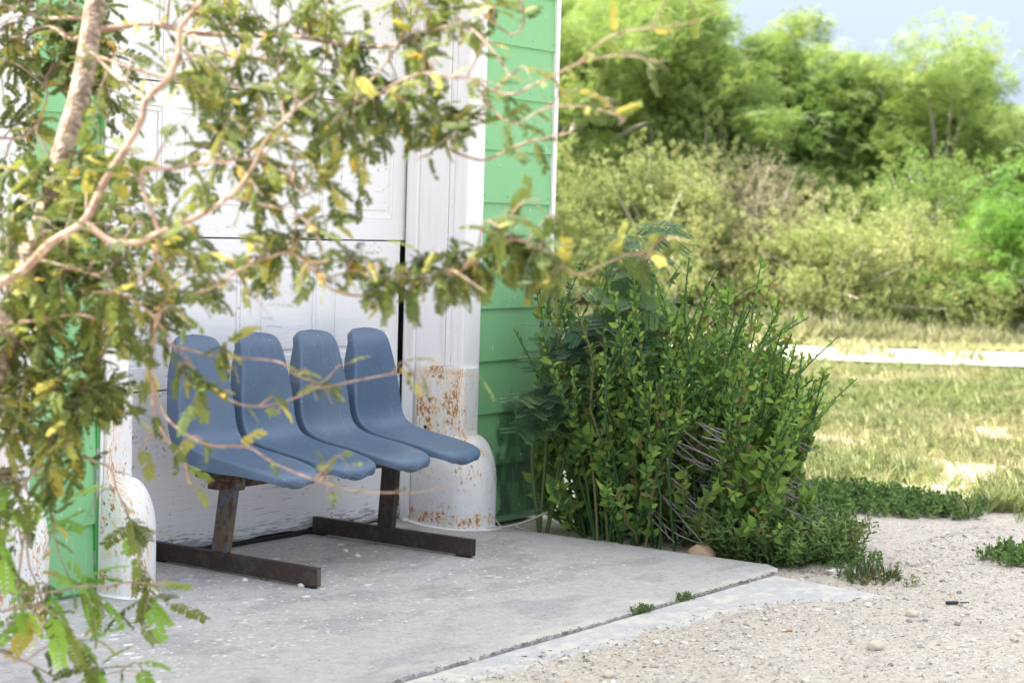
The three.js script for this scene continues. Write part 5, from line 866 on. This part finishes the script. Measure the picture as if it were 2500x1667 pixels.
stone('flat pale stone on the gravel by the ramp strip', 4.42, 1.66, 0.020, undefined, rockM, 2);
stone('light brown stone on the gravel at lower right', 5.30, 2.06, 0.028, undefined, rockM, 0);
stone('grey brown pebble near the black plastic rod', 5.88, 1.93, 0.024, undefined, rockM, 1);
{
  const c = thing('cigarette_butt', 'orange cigarette butt lying on the gravel', 'cigarette butt', [5.33, groundY(5.33, 1.745) + 0.005, 1.745]);
  const f = new THREE.CylinderGeometry(0.0042, 0.0042, 0.022, 10); f.rotateZ(Math.PI / 2); mesh('filter', f, std({ color: rgb(0.62, 0.27, 0.10), roughness: 0.8 }), c).position.x = 0.008;
  const a = new THREE.CylinderGeometry(0.0035, 0.0041, 0.014, 10); a.rotateZ(Math.PI / 2); mesh('paper_end', a, limeM, c).position.x = -0.0102;
  c.rotation.y = -0.6;
  const p = thing('plastic_rod', 'small black plastic rod lying on the gravel at right', 'plastic rod', [6.2, groundY(6.2, 1.95) + 0.008, 1.95]);
  const g1 = new THREE.CapsuleGeometry(0.0065, 0.036, 3, 10); g1.rotateZ(Math.PI / 2); mesh('handle', g1, std({ color: rgb(0.012, 0.02, 0.022), roughness: 0.4 }), p).position.x = -0.012;
  const g2 = new THREE.CylinderGeometry(0.0028, 0.0028, 0.034, 8); g2.rotateZ(Math.PI / 2); mesh('shaft', g2, std({ color: rgb(0.03, 0.035, 0.04), roughness: 0.4 }), p).position.x = 0.034;
  p.rotation.y = -0.75;
}
{ // loose gravel, leaf litter on the gravel and in the joint
  const r = rng(64), peb = [[], [], []], lit = [];
  const tones = [[0.62, 0.57, 0.49], [0.70, 0.66, 0.60], [0.44, 0.40, 0.35], [0.26, 0.25, 0.24], [0.52, 0.40, 0.29]];
  for (let i = 0; i < 9000; i++) {
    const x = 3.7 + 4.4 * r(), z = 1.3 + 1.9 * r(); if (z < 1.37 + 0.05 * (x - 3.9) && x < 6.2) continue;
    const s = 0.0016 + 0.0042 * r() * r() + (r() < 0.09 ? 0.009 * r() : 0), w = r();
    peb[Math.floor(r() * 3)].push({ p: V(x, groundY(x, z) + s * 0.25, z), q: new THREE.Quaternion().setFromEuler(new THREE.Euler((r() - 0.5) * 0.6, r() * 6.28, (r() - 0.5) * 0.6)), s: V(s * (1 + 0.6 * r()), s, s), c: rgb(...tones[w < 0.4 ? 0 : w < 0.65 ? 1 : w < 0.84 ? 2 : w < 0.93 ? 3 : 4]).multiplyScalar(0.85 + 0.3 * r()) });
  }
  const pm = std({ roughness: 0.9 });
  peb.forEach((l, k) => { const o = copies('gravel', stoneG[k], pm, l); o.userData.label = 'loose pale gravel on the sand'; });
  const flake = shapeMesh([leaflet(V(-0.5, 0.1, 0), V(1, 0, 0), V(0, 0.25, 1).normalize(), 1, 0.34)]);
  const put = (x, y, z, s, c) => lit.push({ p: V(x, y, z), q: new THREE.Quaternion().setFromEuler(new THREE.Euler((r() - 0.5) * 0.5, r() * 6.28, (r() - 0.5) * 0.5)), s, c: rgb(...c).multiplyScalar(0.7 + 0.6 * r()) });
  for (let i = 0; i < 3200; i++) { const x = 3.8 + 4.2 * r(), z = 1.32 + 1.7 * r() * r() + 0.05 * (x - 3.9) * (x < 6.2 ? 1 : 0); put(x, groundY(x, z) + 0.003, z, 0.006 + 0.02 * r() * r() * r(), r() < 0.75 ? [0.09, 0.065, 0.05] : [0.28, 0.19, 0.11]); }
  for (let i = 0; i < 900; i++) { const x = 3.6 + 2.55 * Math.pow(r(), 0.75), k = fbm(x / 8, 0.3, 40, 4, 2, 5); if (r() > k * 1.7) continue; put(x, -0.0035 + 0.004 * r(), 1.284 + 0.016 * (r() + r() - 1), 0.006 + 0.010 * r(), r() < 0.6 ? [0.16, 0.12, 0.085] : [0.30, 0.25, 0.19]); }
  for (let i = 0; i < 260; i++) { const x = 3.6 + 2.6 * r(), z = -0.44 + 1.65 * r() * r(); put(x, 0.003, z, 0.004 + 0.010 * r() * r(), r() < 0.7 ? [0.08, 0.055, 0.04] : [0.26, 0.17, 0.09]); }
  for (let i = 0; i < 150; i++) { const x = 4.74 + 0.16 * (r() - 0.35), z = 0.02 + 0.22 * r(); put(x + 0.05, 0.003, z, 0.004 + 0.007 * r(), [0.06, 0.04, 0.03]); }
  for (let i = 0; i < 500; i++) { const x = 6.35 + 0.5 * r(), z = 1.1 + 0.45 * r(); put(x, groundY(x, z) + 0.004, z, 0.008 + 0.014 * r(), [0.12, 0.09, 0.065]); }
  const lm = std({ roughness: 0.95, side: THREE.DoubleSide });
  const o = copies('leaf_litter', flake, lm, lit); o.userData.label = 'dry leaf crumbs strewn over slab and gravel';
}
renderer.render(scene, camera);
